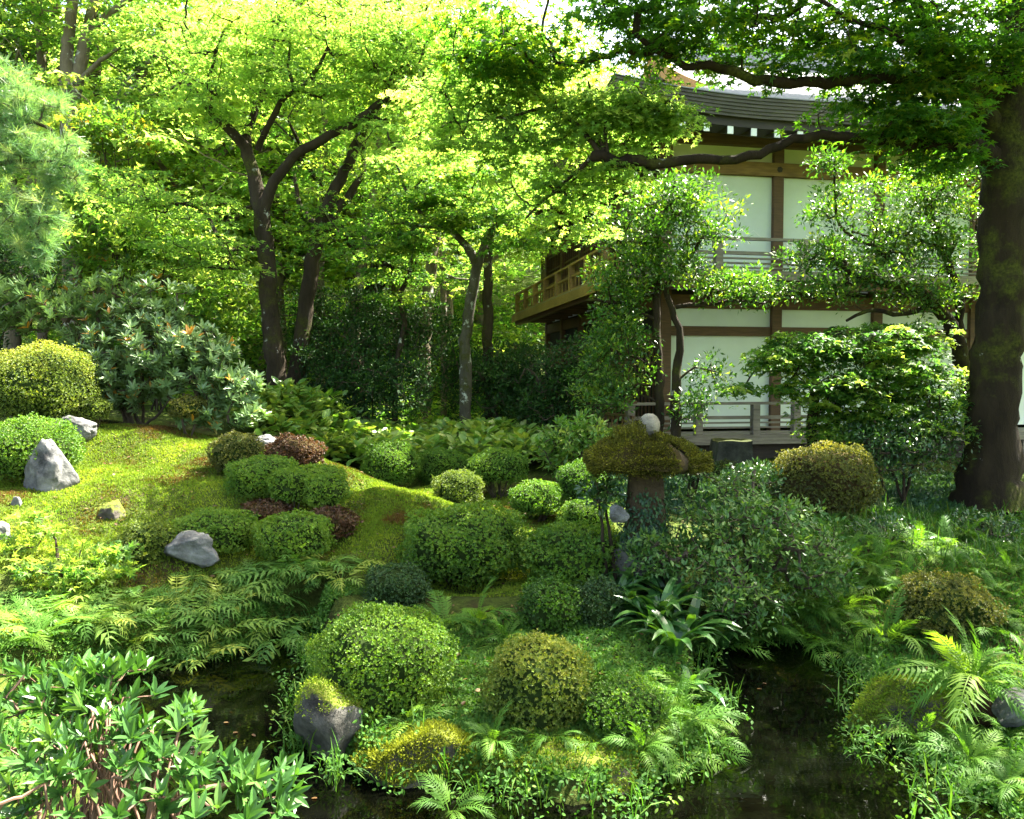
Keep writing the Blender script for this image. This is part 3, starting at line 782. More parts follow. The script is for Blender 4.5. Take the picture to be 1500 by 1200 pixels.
def bush(label, px, pyb, hw, h, Yd, leaf='azalea', lsize=.021, group='clipped azaleas', stems=0, lump=.075, core='core', dens=1.0, name='clipped_azalea', cat='bush', tint0=.45, top=.0, depth=1.0, flat=.75, lump_f=3.0):
    c = W(px, pyb - h * .5, Yd); rx = hw * Yd / F; rz_ = h * .5 * Yd / F; ry = rx * depth
    gz = h1(c[0], c[1])
    base = np.array([c[0], c[1], min(gz, c[2] - rz_ * .6)])
    root = empty(name, (c[0], c[1], max(gz, base[2])), label, cat, group); org = np.array([c[0], c[1], max(gz, base[2])])
    ph = rng.random(9) * 6.28
    def shape(d):
        l = 1 + lump * (np.sin(lump_f * d[:, 0] * 2 + ph[0]) * np.sin(lump_f * d[:, 1] * 2 + ph[1]) + .8 * np.sin(lump_f * 2.1 * d[:, 2] + ph[2] + 3 * d[:, 0]) + .5 * np.sin(lump_f * 4.3 * d[:, 0] + ph[3]) * np.sin(lump_f * 4.1 * d[:, 2] + ph[4]))
        e = d * np.array([rx, ry, rz_])
        e[:, 2] = np.where(e[:, 2] < 0, e[:, 2] * (1.0 if stems else 1.05), np.abs(d[:, 2]) ** flat * rz_ * np.sign(d[:, 2]))
        return e * l[:, None]
    area = 2 * math.pi * ((rx * ry) ** .5) * ((rx * ry) ** .5 + rz_ * 1.5)
    n = int(min(13000, area / lsize ** 2 * 1.15 * dens))
    d = unit(rng.normal(size=(n, 3))); d = d[d[:, 2] > -.75]
    e = shape(d); dep = 1.03 - .22 * rng.random(len(d)) ** 1.6 + .05 * np.abs(rng.normal(size=len(d))) * (rng.random(len(d)) < .18)
    P = c + e * dep[:, None]
    P = P[:]; nrm = unit(d / np.array([rx, ry, rz_]))
    k = P[:, 2] > gz - .06
    thin = fbm(P[:, 0] * 5 + ph[8] * 9, P[:, 2] * 6 + P[:, 1] * 3 + ph[7] * 5)
    k &= rng.random(len(P)) < np.clip((thin - .18) * 6, .55, 1)
    P, nrm, d, dep = P[k], nrm[k], d[k], dep[k]
    cl = np.sin(P[:, 0] * 9 + ph[5]) * np.sin(P[:, 1] * 8 + ph[6]) * np.sin(P[:, 2] * 9 + ph[7])
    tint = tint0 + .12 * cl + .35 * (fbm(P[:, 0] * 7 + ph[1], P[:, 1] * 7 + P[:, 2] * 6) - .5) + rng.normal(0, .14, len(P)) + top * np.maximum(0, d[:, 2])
    mb = MB()
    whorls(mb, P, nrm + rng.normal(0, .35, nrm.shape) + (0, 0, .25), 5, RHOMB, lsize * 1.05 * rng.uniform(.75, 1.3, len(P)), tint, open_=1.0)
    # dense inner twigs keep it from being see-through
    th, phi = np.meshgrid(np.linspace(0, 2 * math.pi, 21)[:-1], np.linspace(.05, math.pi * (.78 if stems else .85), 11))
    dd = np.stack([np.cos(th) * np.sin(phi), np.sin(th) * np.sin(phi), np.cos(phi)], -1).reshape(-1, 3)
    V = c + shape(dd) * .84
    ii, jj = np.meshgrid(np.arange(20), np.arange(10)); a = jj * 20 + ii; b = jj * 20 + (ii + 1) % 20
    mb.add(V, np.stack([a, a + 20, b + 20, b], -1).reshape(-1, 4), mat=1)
    mb.build('foliage', [M[leaf], M[core]], root, org)
    sm = MB()
    for i in range(max(stems, 4)):
        t = rng.random() * 6.28; r0 = rng.uniform(.05, .25); r1 = rng.uniform(.35, .75)
        a = np.array([c[0] + r0 * rx * math.cos(t), c[1] + r0 * ry * math.sin(t), gz - .04]); b_ = c + np.array([r1 * rx * math.cos(t + .3), r1 * ry * math.sin(t + .3), -.25 * rz_])
        if a[2] > b_[2] - .03: a[2] = b_[2] - .06
        m_ = (a + b_) / 2 + (rng.normal(0, .02), rng.normal(0, .02), -.02)
        sm.tube(limb_curve([(*a, .014), (*m_, .011), (*b_, .008)], .05)[:, :3], .010, 5)
    sm.build('stems', M['twig'], root, org)
    return root

def rock(label, x0, x1, y0, y1, Yd, mat='rock', depth=.8, seed=0, name='garden_rock', group=None, cuts=7, rough=.16, sink=.1, taper=0.0, lean=0.0):
    c = W((x0 + x1) / 2, (y0 + y1) / 2, Yd); rx = (x1 - x0) / 2 * Yd / F; rz_ = (y1 - y0) / 2 * Yd / F
    bm = bmesh.new(); bmesh.ops.create_icosphere(bm, subdivisions=5, radius=1)
    rr = random.Random(seed)
    planes = []
    for i in range(cuts):
        n = Vector((rr.gauss(0, 1), rr.gauss(0, 1), rr.gauss(0, .8) + .15)).normalized(); planes.append((n, rr.uniform(.55, .85)))
    off = Vector((seed * 3.1, seed * 1.7, 0))
    for v in bm.verts:
        p = v.co.copy()
        for n, d in planes:
            s_ = p.dot(n)
            if s_ > d: p -= n * (s_ - d) * .92
        f = 1 + rough * (mnoise.fractal(p * 1.6 + off, 1.0, 2.0, 5) + .5 * mnoise.ridged_multi_fractal(p * 2.2 + off, 1, 2, 4, 1, 2) * .35 - .2)
        v.co = p * f
    xs = [v.co.x for v in bm.verts]; zs = [v.co.z for v in bm.verts]
    kx, kz = 2 / (max(xs) - min(xs)), 2 / (max(zs) - min(zs)); mx, mz = (max(xs) + min(xs)) / 2, (max(zs) + min(zs)) / 2
    for v in bm.verts:
        tz = (v.co.z - mz) * kz * .5 + .5; v.co.x = mx + (v.co.x - mx) * (1 - taper * tz * tz) + lean * tz * tz / kx; v.co.y *= 1 - taper * tz * .6
    for v in bm.verts:
        v.co = Vector(((v.co.x - mx) * kx * rx, v.co.y * rx * depth, (v.co.z - mz) * kz * rz_ * (1 + sink) - rz_ * sink + rz_))
    me = bpy.data.meshes.new(name); bm.to_mesh(me); bm.free()
    me.polygons.foreach_set('use_smooth', np.ones(len(me.polygons), bool))
    me.materials.append(M[mat])
    o = bpy.data.objects.new(name, me); COL.objects.link(o)
    o.location = (c[0], c[1], c[2] - rz_)
    return tag(o, label, 'rock', group)

def fern_mesh(tp, n, L, spread=1.0, tint0=.5, up=0.0):
    mb = MB()
    for i in range(n):
        t = i / n * 2 * math.pi + rng.normal(0, .35); T = tp[int(rng.integers(len(tp)))]
        ax = np.array([[math.cos(t), math.sin(t), up + rng.normal(0, .12)]]); nr = np.array([[rng.normal(0, .2), rng.normal(0, .2), 1.0]])
        pos = np.array([[.03 * math.cos(t), .03 * math.sin(t), 0]])
        mb.leaves(T, pos, ax, nr, L * rng.uniform(.6, 1.15), np.clip(tint0 + rng.normal(0, .18), 0, 1))
    return mb
def place(name, proto_me, loc, label, cat, group, rz=0, sc=1.0, tilt=(0, 0)):
    o = bpy.data.objects.new(name, proto_me); COL.objects.link(o)
    o.location = [float(a) for a in loc]; o.rotation_euler = (tilt[0], tilt[1], rz); o.scale = (sc,) * 3
    return tag(o, label, cat, group)
def scatter_poly(poly_px, n, z=None):
    """n ground points inside the plan outline whose corners are given as (px,py,Y)"""
    Pp = np.array([W(*p)[:2] for p in poly_px]); lo, hi = Pp.min(0), Pp.max(0); out = []; tot = 0
    while tot < n:
        q = lo + (hi - lo) * rng.random((n * 2, 2)); ins = np.zeros(len(q), bool)
        for i in range(len(Pp)):
            ax, ay = Pp[i]; bx, by = Pp[(i + 1) % len(Pp)]
            ins ^= ((ay > q[:, 1]) != (by > q[:, 1])) & (q[:, 0] < (bx - ax) * (q[:, 1] - ay) / (by - ay + 1e-12) + ax)
        q = q[ins]; q = q[pond_sd(q[:, 0], q[:, 1]) > .03]; out.append(q); tot += len(q)
        if len(q) == 0: break
    q = np.concatenate(out)[:n]
    return np.c_[q, H(q[:, 0], q[:, 1])]
# ================================================================== trees
# the old maple at the right edge, its limbs reaching across the picture
tree('old_maple', 'thick mossy old maple at the right edge with two long limbs reaching left', 'tree', [
    [(1449, 735, 10.5, 80), (1454, 640, 10.5, 70), (1460, 520, 10.5, 64), (1467, 400, 10.5, 60), (1469, 290, 10.45, 60), (1473, 200, 10.4, 64), (1482, 120, 10.3, 58), (1495, 20, 10.2, 56), (1500, -140, 10.1, 40)],
    [(1475, 150, 10.4, 40), (1440, 128, 10.2, 24), (1380, 122, 10.0, 20), (1290, 115, 9.7, 17), (1200, 120, 9.5, 15), (1110, 116, 9.3, 14), (1040, 98, 9.1, 12), (985, 88, 9.0, 9), (930, 50, 8.9, 7)],
    [(1462, 235, 10.4, 40), (1420, 215, 10.2, 22), (1360, 212, 10.0, 16), (1290, 205, 9.8, 14), (1210, 198, 9.7, 13), (1160, 208, 9.65, 13), (1110, 226, 9.6, 13), (1040, 234, 9.6, 13), (960, 238, 9.55, 15), (905, 232, 9.5, 17), (868, 229, 9.5, 15)],
    [(1455, 190, 10.4, 40), (1425, 150, 10.2, 30), (1400, 110, 10.0, 24), (1370, 50, 9.8, 16), (1330, -20, 9.6, 12)],
    [(1400, 110, 10.0, 14), (1330, 60, 9.4, 9), (1250, 30, 9.0, 7), (1180, -10, 8.8, 6)],
    [(1480, 130, 10.3, 40), (1540, 60, 10.2, 26), (1600, -20, 10, 18)]],
    [(1350, 55, 190, 65, 9.6, 1.1, 115), (1110, 32, 190, 42, 9.1, 1.0, 72), (1310, 150, 110, 26, 9.7, .6, 30), (1375, 205, 65, 45, 10.0, .5, 30),
     (1340, 175, 90, 26, 9.8, .5, 24), (950, 25, 130, 30, 8.9, .8, 30), (740, 70, 120, 45, 9.4, .8, 44), (1330, -120, 300, 120, 9.8, 1.6, 130), (900, -100, 200, 80, 9.2, 1.2, 40), (1494, -330, 320, 130, 8.6, 2.0, 70), (1200, -300, 260, 110, 8.2, 1.6, 36), (1800, -150, 260, 200, 9.5, 2.0, 90), (1700, -350, 260, 130, 8.6, 2.0, 30), (1050, -240, 220, 90, 9.0, 1.4, 46)],  # unseen crown above the frame is shaped to shade bank and island
    'maple_dark', 'bark_moss', MAPLE, .082, 46, .42, sides=20, droop=.35, split={1: 'branch', 2: 'branch'}, tint0=.4, tvar=.2, wob=.02)
# shoots on the sawn end of the long limb, leaves coloured brighter as if lit
def shoot_crown(root):
    org = np.array(root.location); sk = []; tm = MB()
    for l in [[(880, 226, 9.5, 9), (852, 190, 9.6, 7), (800, 150, 9.8, 5), (745, 110, 10, 4)], [(795, 158, 9.8, 5), (740, 172, 10, 4), (660, 178, 10.2, 3)], [(868, 230, 9.5, 8), (840, 258, 9.8, 6), (800, 290, 10.1, 5), (770, 320, 10.3, 3)],
              [(884, 226, 9.5, 7), (872, 180, 9.6, 5), (862, 120, 9.7, 3)], [(890, 226, 9.5, 6), (888, 180, 9.5, 5), (935, 150, 9.5, 3)]]:
        c = limb_curve(px_limb(l), .1, .008); tm.tube(c[:, :3], c[:, 3], 6); sk.append(c[2:, :3])
    tm.build('branch', M['bark'], root, org, True)
    C = np.concatenate([ell(W(px, py, Y_), (rx * Y_ / F, dY, ry * Y_ / F), n) for (px, py, rx, ry, Y_, dY, n) in
        [(760, 190, 110, 45, 10.0, .7, 60), (885, 180, 85, 48, 9.7, .6, 54), (680, 150, 100, 50, 10.2, .7, 44), (740, 100, 110, 40, 10, .7, 44), (790, 270, 80, 35, 10.2, .6, 30), (850, 300, 50, 55, 10.1, .4, 26), (620, 215, 60, 36, 10.4, .6, 16), (940, 158, 60, 36, 9.6, .4, 50), (985, 170, 30, 24, 9.6, .3, 16), (900, 255, 40, 26, 9.8, .4, 16), (830, 140, 90, 30, 9.8, .5, 20)]])
    mb = MB(); grow(np.concatenate(sk), C, mb, .0045, mat=1)
    sprays(mb, C, .3 * rng.uniform(.6, 1.25, len(C)), 52, MAPLE, .058, droop=.3, tint0=.42, tvar=.2)
    mb.build('crown', [M['maple_bright'], M['bark']], root, org)
shoot_crown(bpy.data.objects['old_maple'])
# two trunked maple left of the middle
tree('twin_maple', 'dark trunked maple forking into spreading limbs above the rhododendron', 'tree', [
    [(408, 595, 14, 26), (402, 520, 14, 28), (394, 430, 14, 25), (386, 340, 14, 24), (378, 285, 14, 22), (368, 240, 14, 18), (352, 205, 13.9, 16), (325, 180, 13.8, 13), (300, 152, 13.7, 11), (275, 120, 13.6, 7)],
    [(384, 325, 14, 19), (396, 280, 13.9, 16), (425, 235, 13.8, 14), (470, 205, 13.7, 13), (520, 180, 13.6, 12), (560, 148, 13.5, 10), (610, 120, 13.4, 10), (650, 85, 13.3, 7)],
    [(370, 250, 14, 16), (362, 200, 14.1, 12), (372, 165, 14.2, 10), (388, 130, 14.3, 8), (400, 80, 14.4, 6), (410, 20, 14.5, 4)],
    [(378, 220, 14, 10), (392, 185, 13.8, 9), (412, 150, 13.6, 8), (450, 120, 13.4, 6), (480, 70, 13.2, 4)],
    [(300, 152, 13.7, 6), (310, 100, 13.6, 5), (330, 40, 13.5, 4)], [(560, 148, 13.5, 7), (580, 90, 13.5, 5), (590, 30, 13.4, 4)]],
    [(330, 80, 130, 80, 13.6, 1.2, 80), (480, 60, 130, 70, 13.5, 1.2, 75), (600, 70, 100, 60, 13.3, 1.1, 50), (310, 150, 80, 35, 13.4, .8, 26), (480, 140, 90, 40, 13.5, .8, 26),
     (240, 300, 110, 40, 13.4, 1.0, 40), (300, 370, 90, 40, 13.5, .9, 34), (560, 200, 60, 40, 13.5, .8, 20), (400, -80, 280, 90, 13.5, 1.5, 60)],
    'maple_bright', 'bark', MAPLE3, .054, 80, .48, droop=.2, tint0=.5, twig=.0065)
tree('leaning_maple', 'maple with a leaning dark trunk right beside the forking maple', 'tree', [
    [(428, 590, 14.4, 23), (440, 510, 14.4, 24), (452, 420, 14.4, 22), (462, 360, 14.4, 21), (480, 300, 14.4, 18), (505, 250, 14.4, 15), (525, 205, 14.3, 15), (550, 160, 14.2, 12), (590, 110, 14.2, 8)],
    [(466, 350, 14.4, 18), (490, 310, 14.5, 15), (515, 280, 14.6, 11), (530, 250, 14.7, 8), (535, 200, 14.8, 6)],
    [(470, 335, 14.4, 10), (440, 300, 14.8, 7), (430, 250, 15, 5)]],
    [(560, 110, 110, 60, 14.2, 1.1, 70), (650, 60, 90, 60, 14, 1, 44), (500, 250, 70, 50, 14.8, .8, 26), (600, 260, 70, 40, 14.4, .8, 26), (500, 330, 90, 40, 14.0, .8, 26), (540, -60, 180, 80, 14, 1.3, 50)],
    'maple_mid', 'bark', MAPLE3, .054, 78, .46, droop=.2, tint0=.6, twig=.006)
# slender pale trunk in the middle with layered leaves
tree('layered_maple', 'pale lichened slender maple with flat leaf layers in the middle', 'tree', [
    [(682, 622, 14.2, 17), (681, 560, 14.2, 18), (682, 500, 14.2, 17), (690, 440, 14.1, 16), (698, 385, 14, 15), (680, 360, 13.9, 11), (655, 335, 13.8, 9), (625, 318, 13.7, 7), (600, 290, 13.6, 5), (580, 240, 13.5, 3)],
    [(696, 400, 14.0, 13), (712, 350, 13.9, 10), (735, 325, 13.7, 7), (770, 318, 13.5, 5)],
    [(655, 335, 13.8, 6), (610, 330, 13.6, 5), (565, 328, 13.5, 4)], [(735, 325, 13.7, 5), (745, 300, 13.6, 4), (720, 280, 13.5, 3)], [(600, 290, 13.6, 4), (620, 260, 13.5, 3), (680, 220, 13.4, 2)]],
    [(620, 300, 80, 28, 13.5, .8, 44), (705, 320, 70, 20, 13.4, .8, 38), (660, 262, 90, 28, 13.4, .8, 44), (765, 335, 60, 12, 13.2, .6, 20), (580, 360, 60, 26, 13.5, .7, 24), (600, 410, 70, 30, 14.2, .7, 16), (740, 262, 60, 24, 13.3, .6, 22)],
    'maple_mid', 'bark_pale', MAPLE3, .055, 75, .34, droop=.26, tint0=.55)
tree('slim_maple', 'thin dark trunked tree just behind the pale slender maple', 'tree', [
    [(716, 600, 15.4, 15), (714, 500, 15.4, 16), (715, 420, 15.4, 14), (716, 350, 15.4, 11), (725, 290, 15.4, 7), (730, 240, 15.4, 5)]],
    [(725, 300, 60, 50, 15.6, .8, 30), (690, 400, 50, 30, 15.6, .7, 12)], 'maple_bright', 'bark', MAPLE3, .062, 60, .36)
tree('crooked_sapling', 'thin crooked stem rising out of the dark shrubs left of the pale slender maple', 'tree', [
    [(578, 560, 14.6, 8), (582, 520, 14.6, 8), (592, 470, 14.6, 8), (585, 440, 14.6, 7), (600, 400, 14.6, 7), (604, 360, 14.6, 5), (600, 300, 14.6, 4)]],
    [(600, 340, 60, 40, 14.8, .7, 20), (560, 400, 50, 22, 15, .6, 12)], 'maple_mid', 'bark', MAPLE3, .06, 60, .34)

# pine reaching in from the left
def pine():
    root_px = W(-190, 560, 9.4); z = h1(root_px[0], root_px[1])
    root = empty('pine_tree', (root_px[0], root_px[1], z), 'blue green pine boughs hanging in at the left edge above the rhododendron', 'pine tree'); org = np.array([root_px[0], root_px[1], z])
    L = [[(*org[:2], z - .1, .2)] + px_limb([(-190, 480, 9.4, 36), (-185, 300, 9.4, 32), (-170, 60, 9.4, 24), (-160, -80, 9.4, 12)]),
         px_limb([(-182, 250, 9.4, 18), (-100, 210, 9.2, 13), (-20, 180, 9.1, 9), (40, 175, 9.0, 6), (75, 190, 8.95, 4)]),
         px_limb([(-184, 300, 9.4, 18), (-90, 265, 9.2, 12), (0, 240, 9.0, 8), (60, 236, 8.9, 6), (105, 245, 8.85, 4)]),
         px_limb([(-186, 360, 9.4, 16), (-80, 320, 9.0, 11), (0, 300, 8.8, 7), (40, 320, 8.7, 5), (60, 355, 8.65, 3)]),
         px_limb([(-175, 130, 9.4, 14), (-100, 110, 9.2, 9), (-30, 105, 9.1, 6), (20, 125, 9.0, 4)])]
    tm = MB(); sk = []
    for i, l in enumerate(L):
        c = limb_curve(l, .12, .008); tm.tube(c[:, :3], c[:, 3], 10, rough=.2)
        if i: sk.append(c[int(len(c) * .3):, :3])
    tm.build('trunk', M['bark'], root, org, True)
    cs = []
    for (px, py, rx, ry, Yd, dY, n) in [(30, 150, 70, 38, 9.0, .35, 75), (55, 225, 72, 40, 8.9, .35, 90), (10, 190, 60, 60, 9.0, .4, 60), (40, 320, 60, 45, 8.75, .35, 75), (50, 365, 32, 25, 8.65, .2, 30), (-60, 240, 80, 120, 9.1, .5, 70), (90, 255, 36, 26, 8.85, .2, 30), (0, 110, 40, 20, 9.0, .3, 22)]:
        cs.append(ell(W(px, py, Yd), (rx * Yd / F, dY, ry * Yd / F), n))
    Cn = np.concatenate(cs); cm = MB()
    grow(np.concatenate(sk), Cn, cm, .004, mat=1)
    NEED = tpl([(-.016, 0, 0), (.016, 0, 0), (.008, 1, -.04), (-.008, 1, -.04)], [(0, 1, 2, 3)])
    k = 75; D = unit(rng.normal(size=(len(Cn), 3)) * (1, 1, .5) + (.5, -.2, .35))
    dirs = np.repeat(D, k, 0) * .75 + rng.normal(0, .55, (len(Cn) * k, 3))
    P = np.repeat(Cn, k, 0) + np.repeat(D, k, 0) * rng.uniform(-.1, .05, len(Cn) * k)[:, None]
    cm.leaves(NEED, P, dirs, rng.normal(size=P.shape), rng.uniform(.08, .15, len(P)), np.clip(np.repeat(rng.normal(.5, .2, len(Cn)), k) + rng.normal(0, .12, len(P)), 0, 1))
    cm.build('crown', [M['pine'], M['twig']], root, org)
pine()

# small glossy trees in front of the hall
tree('camellia_tree', 'slim glossy leaved evergreen with twin stems in front of the hall corner', 'tree', [
    [(966, 640, 12.2, 14), (966, 560, 12.2, 13), (962, 480, 12.2, 12), (964, 400, 12.2, 10), (968, 330, 12.2, 7), (985, 280, 12.2, 5), (1000, 255, 12.2, 3)],
    [(990, 640, 12.1, 15), (990, 560, 12.1, 14), (996, 500, 12.1, 11), (985, 450, 12.1, 9), (975, 420, 12.1, 8), (1010, 380, 12.0, 6), (1040, 330, 12, 4)],
    [(964, 420, 12.2, 6), (925, 385, 12.1, 5), (890, 360, 12, 3)], [(964, 470, 12.2, 6), (910, 445, 12.1, 5), (860, 440, 12, 3)], [(990, 450, 12.1, 7), (1030, 445, 12.0, 6), (1070, 440, 11.9, 5), (1120, 445, 11.8, 3)],
    [(962, 540, 12.2, 4), (910, 515, 12.1, 3), (870, 530, 12, 2)], [(964, 590, 12.2, 4), (915, 570, 12.1, 3), (875, 590, 12, 2)], [(990, 560, 12.1, 4), (1020, 540, 12, 3), (1050, 545, 11.9, 2)]],
    [(985, 290, 70, 40, 12.1, .6, 60), (930, 345, 70, 45, 12.1, .6, 75), (1030, 330, 60, 50, 12, .6, 45), (905, 415, 45, 45, 12, .6, 50), (980, 400, 80, 40, 12, .6, 60), (888, 500, 40, 45, 12, .6, 44), (1090, 425, 75, 26, 11.8, .5, 60), (920, 480, 55, 45, 12.1, .5, 36),
     (880, 570, 55, 45, 12, .6, 50), (1035, 555, 30, 40, 11.9, .4, 12), (930, 560, 40, 50, 12.0, .4, 12), (1010, 595, 50, 30, 11.8, .4, 14)],
    'camellia', 'bark', RHOMB, .085, 34, (.22, .22, .17), mode='clusters', tint0=.42, tvar=.22, twig=.0045)
tree('holly_tree', 'glossy evergreen with bent dark trunk between the hall and the old maple', 'tree', [
    [(1428, 660, 11.9, 22), (1422, 600, 11.9, 23), (1408, 530, 11.9, 22), (1400, 490, 11.9, 21), (1375, 455, 11.8, 17), (1350, 430, 11.7, 14), (1310, 418, 11.6, 12), (1255, 402, 11.5, 8), (1220, 380, 11.4, 5)],
    [(1402, 495, 11.9, 14), (1405, 440, 12, 12), (1380, 360, 12, 10), (1362, 310, 12, 9), (1350, 270, 12, 7), (1320, 240, 12, 5)],
    [(1362, 310, 12, 8), (1385, 270, 12, 7), (1415, 235, 12, 5), (1430, 200, 12, 4)],
    [(1365, 445, 11.8, 8), (1320, 462, 11.6, 7), (1270, 455, 11.5, 6), (1240, 470, 11.4, 4)], [(1330, 422, 11.6, 6), (1290, 370, 11.6, 5), (1230, 330, 11.6, 4), (1222, 240, 11.6, 3)],
    [(1410, 540, 11.9, 10), (1440, 470, 11.8, 8), (1440, 400, 11.7, 6), (1430, 330, 11.7, 4)]],
    [(1330, 300, 95, 55, 11.9, .7, 85), (1230, 310, 45, 40, 11.7, .5, 32), (1300, 370, 110, 45, 11.7, .7, 95), (1200, 375, 60, 30, 11.5, .5, 40), (1390, 370, 50, 80, 11.9, .6, 55), (1260, 420, 110, 30, 11.5, .6, 60), (1226, 245, 10, 30, 11.6, .12, 10), (1200, 235, 16, 14, 11.6, .1, 6), (1370, 440, 60, 30, 11.6, .5, 26), (1400, 260, 40, 50, 12, .5, 26)],
    'camellia', 'bark_moss', RHOMB, .078, 36, (.22, .22, .14), mode='clusters', tint0=.42, tvar=.24, twig=.0045)
tree('rounded_maple', 'low rounded leafy tree before the white wall beside the old maple', 'tree', [
    [(1190, 660, 11.2, 15), (1192, 600, 11.2, 15), (1195, 540, 11.2, 12), (1215, 500, 11.2, 8), (1240, 480, 11.2, 5)],
    [(1193, 600, 11.2, 9), (1225, 590, 11.1, 7), (1260, 550, 11, 5), (1300, 520, 11, 4)], [(1195, 560, 11.2, 7), (1160, 520, 11.1, 5), (1130, 510, 11, 4)], [(1225, 640, 11.1, 9), (1230, 590, 11.1, 8), (1270, 580, 11.1, 6), (1330, 560, 11, 4)]],
    [(1190, 505, 70, 30, 11.0, .6, 50), (1270, 500, 90, 30, 11, .7, 65), (1330, 540, 80, 50, 11, .7, 65), (1220, 560, 90, 40, 10.9, .7, 75), (1130, 520, 40, 24, 10.9, .4, 24), (1080, 565, 34, 12, 10.8, .3, 8), (1320, 600, 90, 50, 10.9, .7, 70), (1250, 620, 70, 30, 10.9, .6, 34), (1350, 490, 40, 30, 11.1, .4, 20)],
    'maple_mid', 'bark', MAPLE3, .058, 56, .26, droop=.4, tint0=.5, tvar=.25, twig=.0045, layer=0)

# the sunlit wood: far maples, three kinds copied about, some added unseen for shade
def far_maple(seed, label, leaf, bark, h, tint0, name='woodland_maple'):
    r = np.random.default_rng(seed)
    root = empty(name, (0, 0, 0), label, 'tree', 'maples of the sunlit wood'); tm = MB()
    lean = r.normal(0, .5, 2)
    trunk = [(0, 0, -.3, .22), (0, 0, .3, .17), (lean[0] * .3, lean[1] * .3, h * .3, .15), (lean[0] * .7, lean[1] * .7, h * .5, .12), (lean[0], lean[1], h * .75, .07), (lean[0] * 1.1, lean[1] * 1.1, h * .95, .03)]
    c = limb_curve(trunk, .3, .02); tm.tube(c[:, :3], c[:, 3], 8, rough=.15); sk = [c[len(c) // 3:, :3]]
    for k in range(9):
        f = r.uniform(.3, .85); i = int(f * (len(c) - 1)); p = c[i]; t = r.random() * 6.28; l = h * r.uniform(.25, .4) * (1.2 - f * .5)
        b = limb_curve([(*p[:3], p[3] * .7), (p[0] + .45 * l * math.cos(t), p[1] + .45 * l * math.sin(t), p[2] + l * .4, p[3] * .4), (p[0] + l * math.cos(t + .2), p[1] + l * math.sin(t + .2), p[2] + l * .6, .02)], .3, .02)
        tm.tube(b[:, :3], b[:, 3], 6, rough=.15); sk.append(b[:, :3])
    tm.build('trunk', M[bark], root, None, True)
    sk = np.concatenate(sk)
    C = []
    while len(C) < 190:
        q = np.array([r.uniform(-1, 1), r.uniform(-1, 1), r.uniform(0, 1)])
        if q[0] ** 2 + q[1] ** 2 < (math.sin(math.pi * min(1, q[2] * .75 + .2))) ** 1.2: C.append((q[0] * h * .42 + lean[0] * .6, q[1] * h * .42 + lean[1] * .6, h * (.3 + .74 * q[2])))
    C = np.array(C); cm = MB()
    grow(sk, C, cm, .007, mat=1, sides=3)
    sprays(cm, C, .62 * rng.uniform(.6, 1.3, len(C)), 62, MAPLE3, .098, droop=.3, tint0=tint0, tvar=.2)
    cm.build('crown', [M[leaf], M[bark]], root, None)
    return root
def copy_tree(o, parent=None):
    c = o.copy(); COL.objects.link(c); c.parent = parent
    for ch in o.children: copy_tree(ch, c)
    return c
FM = [far_maple(21, 'bright yellow green maple in the sunlit wood behind the garden, or an unseen copy added for shade', 'maple_bright', 'bark_far', 8.0, .6),
      far_maple(22, 'fresh green maple in the sunlit wood behind the garden, or an unseen copy added for shade', 'maple_mid', 'bark', 9.0, .65),
      far_maple(23, 'maple with a few turning leaves in the wood behind the pine', 'maple_gold', 'bark_far', 6.5, .45)]
used = [False] * 3
spots = [(-7.5, 18.5, 0, 0, 1.2), (-6.0, 20.5, 0, 1, 1.35), (-3.8, 20.0, 1, 2, 1.25), (-4.6, 23.5, 0, 3, 1.4), (-9.8, 21, 1, 4, 1.4), (-12.5, 19.5, 0, 5, 1.3), (-13.5, 20, 0, .8, 1.4), (-8.8, 18.6, 2, 1.1, .9), (-6.8, 22, 0, 5.1, 1.5), (-2.4, 28, 0, 4.1, 1.5), (1.6, 34, 0, 1.3, 1.55), 
         (-7.3, 24, 0, .5, 1.2), (-3.5, 25, 0, 1.5, 1.25), (-11.8, 26, 0, 3.5, 1.25), (2.2, 32, 0, 3.9, 1.2), (-15.5, 23, 1, 4.4, 1.2), (-1.2, 31, 0, 5.2, 1.35),
         (-5.6, 31, 1, .3, 1.4), (-10, 32, 0, 1.2, 1.4), (-15, 31, 0, 2.2, 1.4), (-20, 28, 0, 3.1, 1.4), (-2.5, 38, 0, 3.7, 1.5), (-8, 39, 1, 4.7, 1.5), (-14, 39, 0, 5.7, 1.5), (4, 39, 0, .9, 1.4), (-20, 38, 0, 2.9, 1.5), (-26, 33, 1, .2, 1.5), (10, 40, 1, 1.9, 1.5), (17, 38, 0, 2.4, 1.5), (10.6, 10.2, 0, 1.1, .95), (7.6, 3.2, 1, 2.6, .9), (11.5, 12, 1, 3.3, 1.0)]  # last three spots are unseen maples added at right for dappled shade
for (x, y, k, rz_, sc_) in spots:
    o = FM[k] if not used[k] else copy_tree(FM[k])
    used[k] = True
    o.location = (x, y, h1(x, y)); o.rotation_euler = (0, 0, rz_); o.scale = (sc_,) * 3
